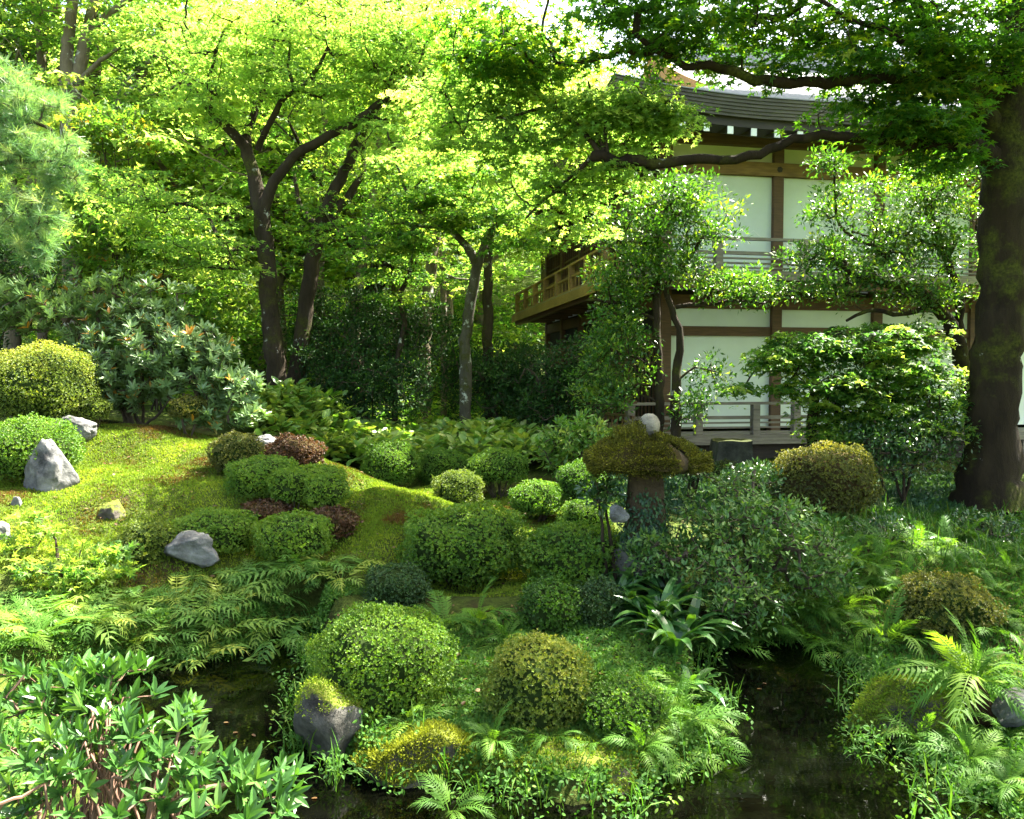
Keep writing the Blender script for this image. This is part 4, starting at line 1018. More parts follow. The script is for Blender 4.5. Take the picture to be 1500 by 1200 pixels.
# tall bare trunks of the wood, upper left
tree('woodland_tree', 'tall tree with paired brown trunks at the upper left', 'tree', [
    [(104, 330, 17, 26), (104, 230, 17, 28), (102, 140, 17, 26), (98, 80, 17, 17), (104, 20, 17, 15), (112, -60, 17, 12), (120, -180, 17, 8)],
    [(108, 145, 17, 20), (122, 70, 17.1, 17), (138, 10, 17.2, 14), (160, -60, 17.3, 10)], [(128, 50, 17.1, 10), (160, 20, 17.1, 9), (200, -10, 17.1, 7)], [(110, 130, 17, 8), (140, 95, 16.8, 7), (175, 70, 16.6, 4)]],
    [(120, -60, 160, 80, 17.2, 1.5, 60), (60, 40, 60, 50, 17.6, 1, 16)], 'maple_mid', 'bark_far', MAPLE3, .08, 60, .5)
tree('forked_tree', 'slim forked pale trunk at the upper left corner', 'tree', [
    [(58, 300, 18, 12), (58, 150, 18, 12), (60, 60, 18, 11), (50, 10, 18, 9), (48, -80, 18, 6)], [(60, 58, 18, 8), (72, 35, 18, 7), (85, 5, 18, 5)]],
    [(30, 60, 60, 60, 18.4, 1, 26), (20, -40, 80, 60, 18, 1, 26)], 'evergreen', 'bark_far', MAPLE3, .09, 60, .5)
tree('cedar_tree', 'straight grey cedar trunk behind the paired brown trunks', 'tree', [
    [(139, 330, 20, 18), (139, 200, 20, 18), (138, 100, 20, 17), (137, 0, 20, 15), (137, -120, 20, 12)]], [(137, -160, 60, 60, 20, .9, 30)], 'evergreen_dark', 'bark_pale', MAPLE3, .1, 60, .5)
tree('leaning_woodland_tree', 'sunlit maple leaning right behind the pine at the upper left', 'tree', [
    [(150, 300, 17.5, 14), (175, 150, 17.5, 13), (195, 115, 17.4, 12), (230, 75, 17.2, 10), (255, 55, 17.1, 8), (300, 20, 17, 5)], [(176, 150, 17.5, 8), (200, 125, 17.3, 7), (215, 105, 17.3, 5)]],
    [(230, 60, 90, 50, 17.2, 1, 40), (190, 170, 80, 40, 17, 1, 26)], 'maple_bright', 'bark_far', MAPLE3, .08, 60, .48)
for (px, py0, w, Yd, lean, lb) in [(468, 300, 12, 19, 8, 'pale straight trunk seen between the limbs of the forking maple'), (622, 450, 18, 17.5, 22, 'leaning grey trunk in the sunlit wood left of the pale slender maple'), (522, 430, 14, 18.5, 26, 'pale leaning trunk in the sunlit wood right of the leaning maple'), (650, 440, 9, 19, -6, 'thin upright trunk in the sunlit wood behind the slender maple')]:
    tree('woodland_tree', lb, 'tree', [[(px, py0 + 60, Yd, w), (px + lean * .3, py0 - 40, Yd, w), (px + lean, py0 - 150, Yd, w * .8), (px + lean * 1.6, py0 - 300, Yd, w * .5)]],
         [(px + lean * 1.5, py0 - 300, 80, 70, Yd, 1.2, 36)], 'maple_bright', 'bark_far', MAPLE3, .085, 56, .5)
# the far wood closing the view
fw = MB()
C = np.stack([rng.uniform(-45, 40, 2300), rng.uniform(42, 56, 2300), np.zeros(2300)], -1)
C[:, 2] = H(C[:, 0], C[:, 1]) + rng.uniform(0, 13, 2300)
sprays(fw, C, 1.1, 30, RHOMB, .5, droop=.3, tint0=.5, tvar=.25)
tag(fw.build('far_wood', M['maple_bright']), 'mass of pale green treetops far beyond the garden wood', 'wood', kind='stuff')

uw = MB(); C = np.stack([rng.uniform(-16, 3, 1500), rng.uniform(16, 36, 1500), np.zeros(1500)], -1); C = C[(C[:, 0] < -.5) | (C[:, 1] > 26.5)]
C[:, 2] = H(C[:, 0], C[:, 1]) + rng.uniform(.1, .9, len(C)); sprays(uw, C, .5, 26, MAPLE3, .14, droop=.3, tint0=.5, tvar=.25, tiltv=.4)
tag(uw.build('undergrowth', M['maple_mid']), 'leafy undergrowth covering the slope beneath the sunlit wood', 'undergrowth', kind='stuff')
# evergreen shrubs in the shade
def shrub(label, name, regions, leaf, T, size, nleaf, spread, stem_px, group=None, twig=.005, cat='shrub', bark='bark', tint0=.45, tvar=.2, up=.5, ns=5, width=1.0):
    Yd = stem_px[2]; b = W(*stem_px); gz = h1(b[0], b[1]); org = np.array([b[0], b[1], gz])
    root = empty(name, org, label, cat, group)
    C = np.concatenate([ell(W(px, py, Y_), (rx * Y_ / F, dY, ry * Y_ / F), n) for (px, py, rx, ry, Y_, dY, n) in regions])
    C = C[C[:, 2] > H(C[:, 0], C[:, 1]) + .03]
    sm = MB(); sk = []
    cm_ = C.mean(0)
    for i in range(ns):
        t = C[int(rng.integers(len(C)))] * .5 + cm_ * .5; a = org + (rng.normal(0, .08), rng.normal(0, .08), -.06)
        c = limb_curve([(*a, .022), (*((a + t) / 2 + (0, 0, .05)), .016), (*t, .008)], .1, .006)
        sm.tube(c[:, :3], c[:, 3], 6); sk.append(c[1:, :3])
    sm.build('stems', M[bark], root, org, True)
    mb = MB(); grow(np.concatenate(sk), C, mb, twig, mat=1)
    clusters(mb, C, nleaf, T, size, spread, tint0=tint0, tvar=tvar, up=up, width=width)
    mb.build('foliage', [M[leaf], M['twig']], root, org)
    return root
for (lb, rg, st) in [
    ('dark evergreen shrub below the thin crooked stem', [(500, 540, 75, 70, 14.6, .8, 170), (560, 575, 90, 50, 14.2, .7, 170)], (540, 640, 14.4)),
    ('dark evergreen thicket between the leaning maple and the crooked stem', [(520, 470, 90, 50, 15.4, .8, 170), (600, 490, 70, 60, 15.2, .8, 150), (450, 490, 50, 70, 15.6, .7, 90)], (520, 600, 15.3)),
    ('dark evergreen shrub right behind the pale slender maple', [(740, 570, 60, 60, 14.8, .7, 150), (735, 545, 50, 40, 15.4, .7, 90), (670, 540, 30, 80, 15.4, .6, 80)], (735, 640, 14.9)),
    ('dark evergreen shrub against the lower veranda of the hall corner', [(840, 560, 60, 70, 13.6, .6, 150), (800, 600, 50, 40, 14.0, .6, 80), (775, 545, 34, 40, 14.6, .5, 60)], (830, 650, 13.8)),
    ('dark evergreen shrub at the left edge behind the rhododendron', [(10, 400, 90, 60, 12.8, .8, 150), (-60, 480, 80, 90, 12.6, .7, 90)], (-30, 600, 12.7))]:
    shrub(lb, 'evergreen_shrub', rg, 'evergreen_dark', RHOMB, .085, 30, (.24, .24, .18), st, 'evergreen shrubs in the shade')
shrub('dark glossy shrub at the foot of the old maple', 'evergreen_shrub', [(1310, 660, 90, 50, 10.4, .6, 130), (1380, 620, 40, 70, 10.6, .4, 60), (1250, 640, 60, 30, 10.9, .4, 50)], 'evergreen', RHOMB, .065, 28, (.2, .2, .15), (1320, 715, 10.4), 'evergreen shrubs in the shade')
shrub('bright leafy undergrowth below the pine in front of the wood', 'woodland_shrub', [(200, 350, 130, 50, 14.5, .9, 140), (150, 290, 90, 50, 15, .9, 90), (310, 440, 70, 60, 14.8, .8, 90)], 'maple_mid', MAPLE3, .085, 34, (.36, .36, .16), (230, 560, 14.6), tint0=.6)
shrub('young maple with a few orange leaves behind the pine boughs', 'woodland_shrub', [(165, 200, 70, 40, 15.6, .9, 50)], 'maple_gold', MAPLE3, .085, 34, (.36, .36, .16), (200, 560, 15.6), tint0=.5)
# ================================================================== the garden
BG = [
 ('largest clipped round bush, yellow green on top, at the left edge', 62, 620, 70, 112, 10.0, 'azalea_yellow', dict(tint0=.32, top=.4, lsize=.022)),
 ('small yellow ball bush touching the flat grey rock', 133, 615, 26, 32, 10.2, 'azalea_yellow', dict(tint0=.4)),
 ('clipped bush at the left edge behind the tall pointed rock', 45, 704, 66, 92, 8.9, 'azalea', dict(tint0=.6)),
 ('small brownish ball bush below the rhododendron', 276, 614, 26, 32, 10.6, 'azalea_brown', {}),
 ('olive dome bush beside the red brown hummock', 347, 694, 38, 58, 9.3, 'azalea_brown', dict(tint0=.35)),
 ('wide clipped bush in front of the olive dome bush', 387, 732, 54, 62, 8.7, 'azalea', dict(tint0=.72)),
 ('small clipped ball, left one of the pair on the mossy slope', 425, 738, 31, 50, 8.35, 'azalea', dict(tint0=.78)),
 ('pale flat topped bush behind the pair on the mossy slope', 466, 716, 38, 34, 8.9, 'azalea', dict(tint0=.9)),
 ('small clipped ball, right one of the pair on the mossy slope', 478, 745, 32, 50, 8.25, 'azalea', dict(tint0=.82)),
 ('round green bush left in the row before the broad leaved bed', 574, 716, 42, 70, 11.4, 'azalea', dict(tint0=.62, stems=8)),
 ('dark round bush second in the row before the broad leaved bed', 650, 716, 39, 58, 11.8, 'azalea', dict(tint0=.55, stems=7)),
 ('round bush on bare splayed stems, third in the row before the broad leaved bed', 730, 712, 41, 52, 10.9, 'azalea', dict(tint0=.62, stems=14)),
 ('smooth yellow green dome in front of the row of round bushes', 671, 745, 36, 54, 10.1, 'azalea_yellow', dict(tint0=.22)),
 ('round bush on thin legs right of the bright bare patch', 786, 758, 38, 52, 9.4, 'azalea', dict(tint0=.6, stems=14)),
 ('dark bush half hidden left of the lantern under its cap', 852, 738, 34, 62, 9.6, 'azalea', dict(tint0=.45)),
 ('low dome bush left of the stone at the lantern foot', 860, 782, 38, 50, 9.0, 'azalea', dict(tint0=.6)),
 ('broad flat topped bush on dark legs in the middle', 680, 850, 92, 106, 7.8, 'azalea', dict(tint0=.6, stems=16, lump=.11, lsize=.026, top=.2)),
 ('broad low bush left of the lantern foot', 842, 856, 84, 84, 7.5, 'azalea', dict(tint0=.65, stems=10, lump=.08, lsize=.026)),
 ('wide low bush behind the half buried grey rock', 312, 812, 62, 62, 7.7, 'azalea', dict(tint0=.8, lump=.08)),
 ('clipped bush right of the half buried grey rock', 430, 820, 55, 66, 7.5, 'azalea', dict(tint0=.78)),
 ('yellowish loose bush left of the half buried grey rock', 216, 838, 42, 74, 7.3, 'azalea_yellow', dict(tint0=.38, lump=.12)),
 ('largest round bush on the pond island, beside the boulder', 560, 1056, 99, 164, 5.15, 'azalea', dict(tint0=.7, lump=.06, lsize=.0175)),
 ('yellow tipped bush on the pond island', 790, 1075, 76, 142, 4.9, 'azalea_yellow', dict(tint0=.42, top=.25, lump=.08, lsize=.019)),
 ('low green bush on the right side of the pond island', 914, 1098, 68, 100, 4.75, 'azalea', dict(tint0=.5, lump=.1, lsize=.018)),
 ('green bush behind the yellow tipped island bush', 806, 936, 44, 88, 6.3, 'azalea', dict(tint0=.35, lump=.1)),
 ('dark greyish bush next to the strap leaved clump', 876, 946, 40, 96, 6.4, 'azalea_dark', dict(tint0=.5, lump=.08)),
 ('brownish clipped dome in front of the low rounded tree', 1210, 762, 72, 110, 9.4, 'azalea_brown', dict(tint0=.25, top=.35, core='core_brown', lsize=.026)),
 ('golden brown bush on the right bank above the fern', 1385, 934, 66, 92, 6.3, 'azalea_brown', dict(tint0=.5, lump=.12)),
 ('small golden bush on the left bank above the ferns', 296, 920, 27, 56, 6.7, 'azalea_yellow', dict(tint0=.3, lump=.12)),
 ('dark heathery bush on the bank left of the flat topped bush', 580, 894, 46, 66, 6.9, 'azalea_dark', dict(tint0=.6, lump=.1)),
 ('small olive bush beside the square mossy stone', 1060, 712, 24, 36, 10.4, 'azalea_brown', dict(tint0=.2)),
]
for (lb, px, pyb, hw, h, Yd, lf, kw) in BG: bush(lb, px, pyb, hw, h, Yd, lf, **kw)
for (lb, px, pyb, hw, h, Yd) in [('red brown hummock behind the clipped bushes on the mossy mound', 430, 688, 43, 48, 9.6), ('red brown patch of low growth left of the paired balls', 392, 764, 36, 30, 8.2), ('red brown patch of low growth under the right ball', 482, 788, 40, 44, 8.0)]:
    bush(lb, px, pyb, hw, h, Yd, 'red_moss', lsize=.03, group='red brown low growth', core='core_brown', flat=1.2, name='low_heath', cat='heath', lump=.1)

def rock_moss(o, n, leaf, size=.022, nz=.35, zmin=.3):
    me = o.data; P = np.zeros(len(me.vertices) * 3); me.vertices.foreach_get('co', P); P = P.reshape(-1, 3)
    N = np.zeros(len(me.vertices) * 3); me.vertices.foreach_get('normal', N); N = N.reshape(-1, 3)
    z0, z1 = P[:, 2].min(), P[:, 2].max()
    ok = np.where((N[:, 2] > nz + .5 * (fbm(P[:, 0] * 6 + 3, P[:, 1] * 6 + P[:, 2] * 4) - .5)) & (P[:, 2] > z0 + zmin * (z1 - z0)))[0]
    i = rng.choice(ok, n); Q = P[i] + rng.normal(0, .012, (n, 3)); A = N[i] + rng.normal(0, .6, (n, 3))
    MB().leaves(RHOMB, Q, A, rng.normal(size=(n, 3)), size * rng.uniform(.6, 1.3, n), np.clip(.2 + .7 * fbm(Q[:, 0] * 5, Q[:, 1] * 5) + rng.normal(0, .15, n), 0, 1)).build('moss', M[leaf], o)
rock('flat topped pale grey rock beside the largest round bush', 78, 142, 608, 648, 9.7, 'rock', seed=1)
rock('tall pointed grey rock on the mossy mound', 30, 116, 642, 732, 8.5, 'rock', seed=2, depth=.7, cuts=12, taper=.62, lean=-.1)
rock('small upright rock in front of the tall pointed rock', 14, 36, 726, 770, 7.9, 'rock', seed=3, taper=.4)
rock('rounded pale rock cut by the left edge of the picture', -22, 14, 762, 800, 7.3, 'rock', seed=4)
rock('dark mossy rock on the slope right of the tall pointed rock', 136, 192, 732, 780, 8.0, 'rock_mossy', seed=5)
rock('half buried grey rock between the clipped bushes', 242, 322, 778, 818, 7.25, 'rock', seed=6, sink=.35)
rock('flat grey stone behind the olive dome bush', 368, 408, 636, 656, 10.1, 'rock', seed=7)
rk8 = rock('upright boulder with moss and pale stain at the island shore', 430, 534, 994, 1122, 4.7, 'rock_dark', seed=8, depth=.9, cuts=9, rough=.1)
rk9 = rock('long slab topped with golden moss on the island shore', 518, 698, 1066, 1140, 4.45, 'rock_mossy', seed=9, depth=.6, rough=.08)
rk10 = rock('broad stone overgrown with moss and herbs at the front of the island', 716, 940, 1092, 1196, 4.45, 'rock_mossy', seed=10, depth=.6, rough=.12)
rk11 = rock('rounded overgrown boulder on the right pond shore', 1240, 1386, 986, 1120, 5.05, 'rock_mossy', seed=11, depth=.9, rough=.12)
rock('white faced stone at the foot of the lantern', 892, 922, 739, 764, 6.95, 'rock', seed=12)
rock('dark mossy footing stone carrying the lantern shaft', 892, 1002, 768, 890, 7.2, 'rock_dark', seed=15, depth=.9)
rock('bright rock under the fern at the right edge', 1458, 1540, 1010, 1066, 4.8, 'rock', seed=13)
rock('small bare stone left of the flat topped bush', 590, 616, 806, 826, 7.7, 'rock', seed=14)
rock_moss(rk8, 1500, 'moss', .018, .5, .6); rock_moss(rk9, 9000, 'moss_gold', .02, .1, .25); rock_moss(rk10, 6000, 'moss', .022, .1, .3); rock_moss(rk11, 8000, 'moss', .024, .0, .3)
# square mossy stone near the veranda
sx, sy = W(1070, 690, 12.25)[:2]; sz = h1(sx, sy)
bm = bmesh.new(); bmesh.ops.create_cube(bm, size=1); bmesh.ops.subdivide_edges(bm, edges=bm.edges[:], cuts=6, use_grid_fill=True)
for v in bm.verts: v.co = Vector((v.co.x * .6 * (1 - .12 * (v.co.z + .5)), v.co.y * .5, (v.co.z + .42) * .58)) + Vector((mnoise.noise(v.co * 3), mnoise.noise(v.co * 3 + Vector((5, 0, 0))), mnoise.noise(v.co * 3 + Vector((0, 5, 0))))) * .03
me = bpy.data.meshes.new('stone_block'); bm.to_mesh(me); bm.free(); me.materials.append(M['rock_shaded'])
o = bpy.data.objects.new('stone_basin', me); COL.objects.link(o); o.location = (sx, sy, sz); tag(o, 'squat square mossy stone block before the lower veranda', 'stone block')

# ------------------------------------------------------------------ the lantern
lx, ly = W(945, 740, 7.2)[:2]; lz = h1(lx, ly)
lan = empty('stone_lantern', (lx, ly, lz), 'old stone lantern with a wide moss covered cap and round knob', 'lantern')
def zz(py): return W(945, py, 7.2)[2] - lz
k_ = 7.2 / F
def lathe(prof, n=24, sq=0.0, wob=.0, seed=0):
    th = np.arange(n) * 2 * math.pi / n
    V = []
    for i, (r, z) in enumerate(prof):
        m_ = (np.abs(np.cos(th)) ** 4 + np.abs(np.sin(th)) ** 4) ** -.25
        rr = r * (1 - sq + sq * m_) * (1 + wob * (np.sin(3 * th + seed + i * .3) * .5 + np.sin(5 * th + 2 * seed) * .4 + np.sin(9 * th + i) * .25))
        V.append(np.stack([rr * np.cos(th), rr * np.sin(th), np.full(n, z)], -1))
    i, j = np.meshgrid(np.arange(len(prof) - 1), np.arange(n), indexing='ij'); b = (j + 1) % n
    q = np.stack([i * n + j, i * n + b, (i + 1) * n + b, (i + 1) * n + j], -1).reshape(-1, 4)
    mb = MB().add(np.concatenate(V), q)
    return mb
lathe([(0, zz(790)), (.19, zz(790)), (.185, zz(760)), (.172, zz(730)), (.158, zz(705)), (.15, zz(690)), (.13, zz(676)), (0, zz(675))], 36, .75, .015, 2).build('shaft', M['stone'], lan, None, True)
lathe([(0, zz(684)), (.2, zz(684)), (.38, zz(688)), (.44, zz(681)), (.445, zz(668)), (.36, zz(656)), (.22, zz(650)), (.13, zz(640)), (0, zz(633))], 48, .25, .06, 3).build('cap', M['stone'], lan, None, True)
kn = lathe([(0, zz(640)), (.07, zz(639)), (.088, zz(632)), (.098, zz(624)), (.094, zz(617)), (.07, zz(610)), (.035, zz(606)), (0, zz(605.5))], 24, 0, .02, 4)
for a in kn.v: a += (.03, -.02, 0)
kn.build('knob', M['stone_pale'], lan, None, True)
# moss cushion over the cap
n = 26000
th = rng.random(n) * 2 * math.pi; q = np.sqrt(rng.random(n))
def cap_z(r, th): return np.interp(r, [0, .12, .22, .36, .47, .53], [zz(631), zz(637), zz(645), zz(650), zz(660), zz(676)]) + .02 * np.sin(5 * th) + .012 * np.sin(11 * th + 1)
rim = .56 * (1 + .06 * np.sin(3 * th + 2) + .05 * np.sin(5 * th + 1)) + .03 * (np.cos(th) < -.3)
r = q * rim
bl = (np.abs(th - 5.25) < .12) & (r > .3)            # a bare chipped corner at the front right
P = np.stack([r * np.cos(th), r * np.sin(th), cap_z(r, th) + rng.normal(0, .012, n) - rng.random(n) * .05 * (r > .44) + .11 * (r < .3) * (np.cos(th) < -.15) * rng.random(n)], -1)[~bl]
N_ = len(P)
ax = np.stack([np.cos(th), np.sin(th), .35 + 0 * th], -1)[~bl] * (.3 + 1.6 * (r[~bl] > .4))[:, None] + (0, 0, .5) + rng.normal(0, .55, (N_, 3)); ax[:, 2] -= 1.2 * (r[~bl] > .48)
mm = MB().leaves(RHOMB, P, ax, rng.normal(size=(N_, 3)), rng.uniform(.014, .032, N_), np.clip(.42 + .3 * (fbm(P[:, 0] * 6 + 9, P[:, 1] * 6 + 9) - .5) + rng.normal(0, .2, N_), 0, 1))
nr_ = 9000; tr_ = rng.random(nr_) * 6.283; zr_ = rng.random(nr_); kk = ~((np.abs(tr_ - 5.25) < .15) & (zr_ > .0)); tr_, zr_ = tr_[kk], zr_[kk]
rr_ = .53 * (1 + .06 * np.sin(3 * tr_ + 2) + .05 * np.sin(5 * tr_ + 1)) + .03 * (np.cos(tr_) < -.3) - .05 * (1 - zr_)
zb_ = zz(686) - .06 * (np.cos(tr_ - 3.6) > .3) * rng.random(len(tr_)) ** 2
Pr_ = np.stack([rr_ * np.cos(tr_), rr_ * np.sin(tr_), zb_ + (zz(664) - zb_) * zr_], -1) + rng.normal(0, .012, (len(tr_), 3))
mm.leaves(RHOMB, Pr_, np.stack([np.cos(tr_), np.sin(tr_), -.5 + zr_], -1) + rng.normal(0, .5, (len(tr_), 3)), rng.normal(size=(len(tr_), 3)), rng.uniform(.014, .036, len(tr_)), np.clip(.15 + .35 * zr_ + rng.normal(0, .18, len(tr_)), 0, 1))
thc = np.arange(36) * 2 * math.pi / 36
cv = [np.stack([rr * np.cos(thc), rr * np.sin(thc), cap_z(np.full(36, rr), thc) - .01], -1) for rr in (.02, .12, .22, .32, .44, .53)]
i, j = np.meshgrid(np.arange(5), np.arange(36), indexing='ij'); b = (j + 1) % 36
qq = np.stack([i * 36 + j, (i + 1) * 36 + j, (i + 1) * 36 + b, i * 36 + b], -1)
keep = ~((np.abs(thc[j] - 5.25) < .12) & (i >= 3))
mm.add(np.concatenate(cv), qq[keep].reshape(-1, 4), mat=1)
mm.build('moss_cushion', [M['moss_cap'], M['core_brown']], lan, None)
# ivy climbing the lantern shaft
n = 2600; th = rng.uniform(3.0, 6.4, n); z = rng.uniform(zz(800), zz(715), n)
P = np.stack([.2 * np.cos(th), .2 * np.sin(th), z], -1) * (1, 1, 1) + (lx, ly, lz); P += rng.normal(0, .025, P.shape); th_k = rng.random(n) < np.clip(1.1 - (z - zz(790)) / (zz(715) - zz(790)), 0, 1); P, th = P[th_k], th[th_k]
iv = MB().leaves(OVALW, P, np.stack([.3 * np.cos(th), .3 * np.sin(th), -1 + 0 * th], -1) + rng.normal(0, .5, (len(P), 3)), np.stack([np.cos(th), np.sin(th), .3 + 0 * th], -1) + rng.normal(0, .3, (len(P), 3)), rng.uniform(.025, .045, len(P)), rng.random(len(P)))
tag(iv.build('ivy', M['ivy'], None), 'small leaved dark ivy climbing the lantern shaft', 'ivy')

# ------------------------------------------------------------------ moss, herbs, broad leaves (ground cover nobody could count)
def carpet(name, label, polys, leaf, size, tintf, cat='moss', up=1.0, T=RHOMB, spread=.6):
    mb = MB()
    for poly, n in polys:
        P = scatter_poly(poly, n); N = len(P)
        ax = np.array([0, 0, up]) + rng.normal(0, spread, (N, 3))
        nr = rng.normal(size=(N, 3)) if up > .5 else np.array([0, -.2, 1.0]) + rng.normal(0, .4, (N, 3))
        mb.leaves(T, P + (0, 0, -.004), ax, nr, size * rng.uniform(.6, 1.3, N), np.clip(tintf(P) + rng.normal(0, .13, N), 0, 1))
    return tag(mb.build(name, M[leaf]), label, cat, kind='stuff')
mt = lambda P: -.38 + 1.75 * fbm(P[:, 0] * 1.9 + 20, P[:, 1] * 1.9 + 20) + .3 * (fbm(P[:, 0] * 7, P[:, 1] * 7) - .5)
carpet('moss', 'yellow green moss carpeting the mound and the ground between the bushes', [
    ([(-60, 830, 6.6), (200, 900, 6.4), (330, 880, 6.9), (520, 830, 7.6), (640, 770, 8.6), (560, 700, 10), (480, 650, 11), (160, 610, 11), (-60, 625, 10.4)], 120000),
    ([(520, 850, 7.2), (900, 880, 6.9), (900, 740, 10), (620, 690, 11.8), (540, 720, 9.5)], 50000)], 'moss', .03, mt)
carpet('island_moss', 'golden moss on the island slab and shore', [
    ([(515, 1125, 4.35), (700, 1125, 4.3), (700, 1062, 4.7), (520, 1062, 4.8)], 9000), ([(700, 1190, 4.25), (960, 1170, 4.3), (960, 1080, 4.7), (720, 1080, 4.7)], 6000)], 'moss_gold', .02, lambda P: .5 + .5 * (fbm(P[:, 0] * 5, P[:, 1] * 5) - .5))
carpet('ground_herbs', 'low herbs covering the pond island', [
    ([(470, 1060, 4.8), (1000, 1070, 4.8), (1030, 990, 5.6), (960, 900, 6.6), (680, 880, 6.6), (520, 930, 6.0)], 42000), ([(430, 1120, 4.5), (720, 1200, 4.15), (960, 1190, 4.2), (1060, 1110, 4.6), (1000, 1060, 4.8), (470, 1060, 4.8)], 14000), ([(60, 1020, 5.6), (330, 990, 6.0), (470, 940, 6.6), (560, 880, 7.0), (330, 860, 7.0), (60, 900, 6.3)], 30000)], 'herb', .034, lambda P: .3 + .5 * fbm(P[:, 0] * 3, P[:, 1] * 3), 'herbs', .3, OVALW, .7)
carpet('right_bank_herbs', 'grass and low herbs on the shaded right bank', [
    ([(1080, 900, 6.9), (1320, 990, 5.7), (1560, 1150, 4.3), (1750, 900, 7), (1700, 740, 11), (1120, 740, 10.5)], 50000), ([(1520, 1200, 3.9), (2300, 1200, 3.9), (2300, 800, 9), (1640, 800, 9)], 26000)], 'herb', .045, lambda P: .25 + .4 * fbm(P[:, 0] * 2, P[:, 1] * 2), 'herbs', .6, RHOMB, .6)
carpet('shade_herbs', 'low dark herbs before the lower veranda of the hall', [([(880, 720, 10.4), (1180, 760, 9.0), (1420, 740, 10.4), (1450, 690, 12.8), (880, 690, 12.8)], 30000)], 'ivy', .07, lambda P: .3 + .5 * fbm(P[:, 0] * 2, P[:, 1] * 2), 'herbs', .6, OVALW, .7)
carpet('bank_herbs', 'low herbs and seedlings over the near pond banks', [
    ([(-250, 1010, 5.2), (60, 1050, 5.3), (150, 1020, 5.7), (60, 900, 6.3), (-250, 880, 6.2)], 16000), ([(1380, 1200, 4.0), (1580, 1200, 3.9), (1640, 1040, 4.9), (1480, 1000, 5.4), (1240, 980, 6.0), (1250, 1090, 4.9)], 26000),
    ([(-500, 1300, 3.0), (100, 1300, 2.9), (120, 1080, 4.4), (-400, 1000, 5.0)], 14000)], 'herb', .036, lambda P: .25 + .5 * fbm(P[:, 0] * 3, P[:, 1] * 3), 'herbs', .35, OVALW, .7)
E_ = []
for i in range(len(POND) - 5):
    a_, b_ = POND[i], POND[(i + 1) % len(POND)]; n_ = max(3, int(np.hypot(*(b_ - a_)) / .035)); f_ = rng.random((n_, 1)); E_.append(a_ + (b_ - a_) * f_ + rng.normal(0, .08, (n_, 2)))
E_ = np.concatenate(E_); zs = np.maximum(H(E_[:, 0], E_[:, 1]), .0) + rng.uniform(.0, .12, len(E_))
sb_ = MB(); clusters(sb_, np.c_[E_, zs], 18, OVALW, .033, (.1, .1, .08), tint0=.3, tvar=.25, up=.2)
Eg = E_[rng.random(len(E_)) < .5]; Eg = np.c_[Eg, np.maximum(H(Eg[:, 0], Eg[:, 1]), 0)]
for i, T in enumerate(BLADE):
    s_ = np.repeat(Eg[i::4], 4, 0); N = len(s_); t = rng.random(N) * 6.28
    sb_.leaves(T, s_ + rng.normal(0, .03, (N, 3)) * (1, 1, 0), np.stack([np.cos(t), np.sin(t), 0 * t], -1), np.array([[0, 0, 1.0]]).repeat(N, 0), rng.uniform(.12, .3, N), np.clip(rng.normal(.5, .2, N), 0, 1))
tag(sb_.build('shore_herbs', M['herb']), 'creeping herbs and grass hanging over the edge of the pond', 'herbs', kind='stuff')
fl_ = scatter_poly([(-60, 1000, 5.9), (1000, 1100, 4.6), (1560, 1100, 4.6), (1500, 740, 10), (600, 700, 11.5), (200, 620, 10.4), (-60, 700, 8.8)], 900)
FL = MB().leaves(OVALW, fl_ + (0, 0, .02), np.c_[rng.normal(size=(900, 2)), .1 * rng.normal(size=900)], np.array([0, 0, 1]) + rng.normal(0, .3, (900, 3)), rng.uniform(.03, .06, 900), rng.random(900))
wl = np.c_[rng.uniform(-2, 2, 160), rng.uniform(3.4, 6.6, 160)][:40]; wl = wl[pond_sd(wl[:, 0], wl[:, 1]) < -.05]
FL.leaves(OVALW, np.c_[wl, np.full(len(wl), .006)], np.c_[rng.normal(size=(len(wl), 2)), np.zeros(len(wl))], np.array([0, 0, 1]) + rng.normal(0, .04, (len(wl), 3)), rng.uniform(.025, .045, len(wl)), rng.random(len(wl)))
tag(FL.build('fallen_leaves', M['fallen']), 'dry fallen leaves strewn over moss, herbs and water', 'fallen leaves', kind='stuff')
hb = MB()
P = scatter_poly([(370, 655, 12.0), (560, 690, 12.2), (900, 700, 12.0), (960, 650, 13.6), (700, 640, 14.2), (420, 620, 13.8), (340, 615, 12.8)], 620)
k = 9; t = rng.random((len(P), k)) * 6.28; st_ = rng.uniform(.18, .5, (len(P), k))
B = P[:, None] + np.stack([.12 * np.cos(t), .12 * np.sin(t), st_], -1)
tt = np.repeat(rng.normal(.68, .18, len(P)), k) + rng.normal(0, .12, len(P) * k)
hb.leaves(OVALW, B.reshape(-1, 3), np.stack([np.cos(t), np.sin(t), .55 + .5 * rng.normal(size=t.shape)], -1).reshape(-1, 3), np.array([0, -.1, 1]) + rng.normal(0, .35, (len(P) * k, 3)), rng.uniform(.14, .24, len(P) * k), np.clip(tt, 0, 1))
tag(hb.build('broad_leaved_bed', M['hosta']), 'bed of upright broad pale green leaves before the dark shrubs', 'ground cover', kind='stuff')
P = scatter_poly([(1180, 780, 8.8), (1300, 850, 7.3), (1560, 850, 7.3), (1620, 740, 10.2), (1300, 742, 10.0)], 420)
gb_ = MB()
for i, T in enumerate(BLADE):
    s_ = np.repeat(P[i::4], 3, 0); N = len(s_); t = rng.random(N) * 6.28
    gb_.leaves(T, s_ + rng.normal(0, .03, (N, 3)) * (1, 1, 0), np.stack([np.cos(t), np.sin(t), 0 * t], -1), np.array([[0, 0, 1.0]]).repeat(N, 0), rng.uniform(.12, .3, N), np.clip(rng.normal(.4, .2, N), 0, 1), width=1.2)
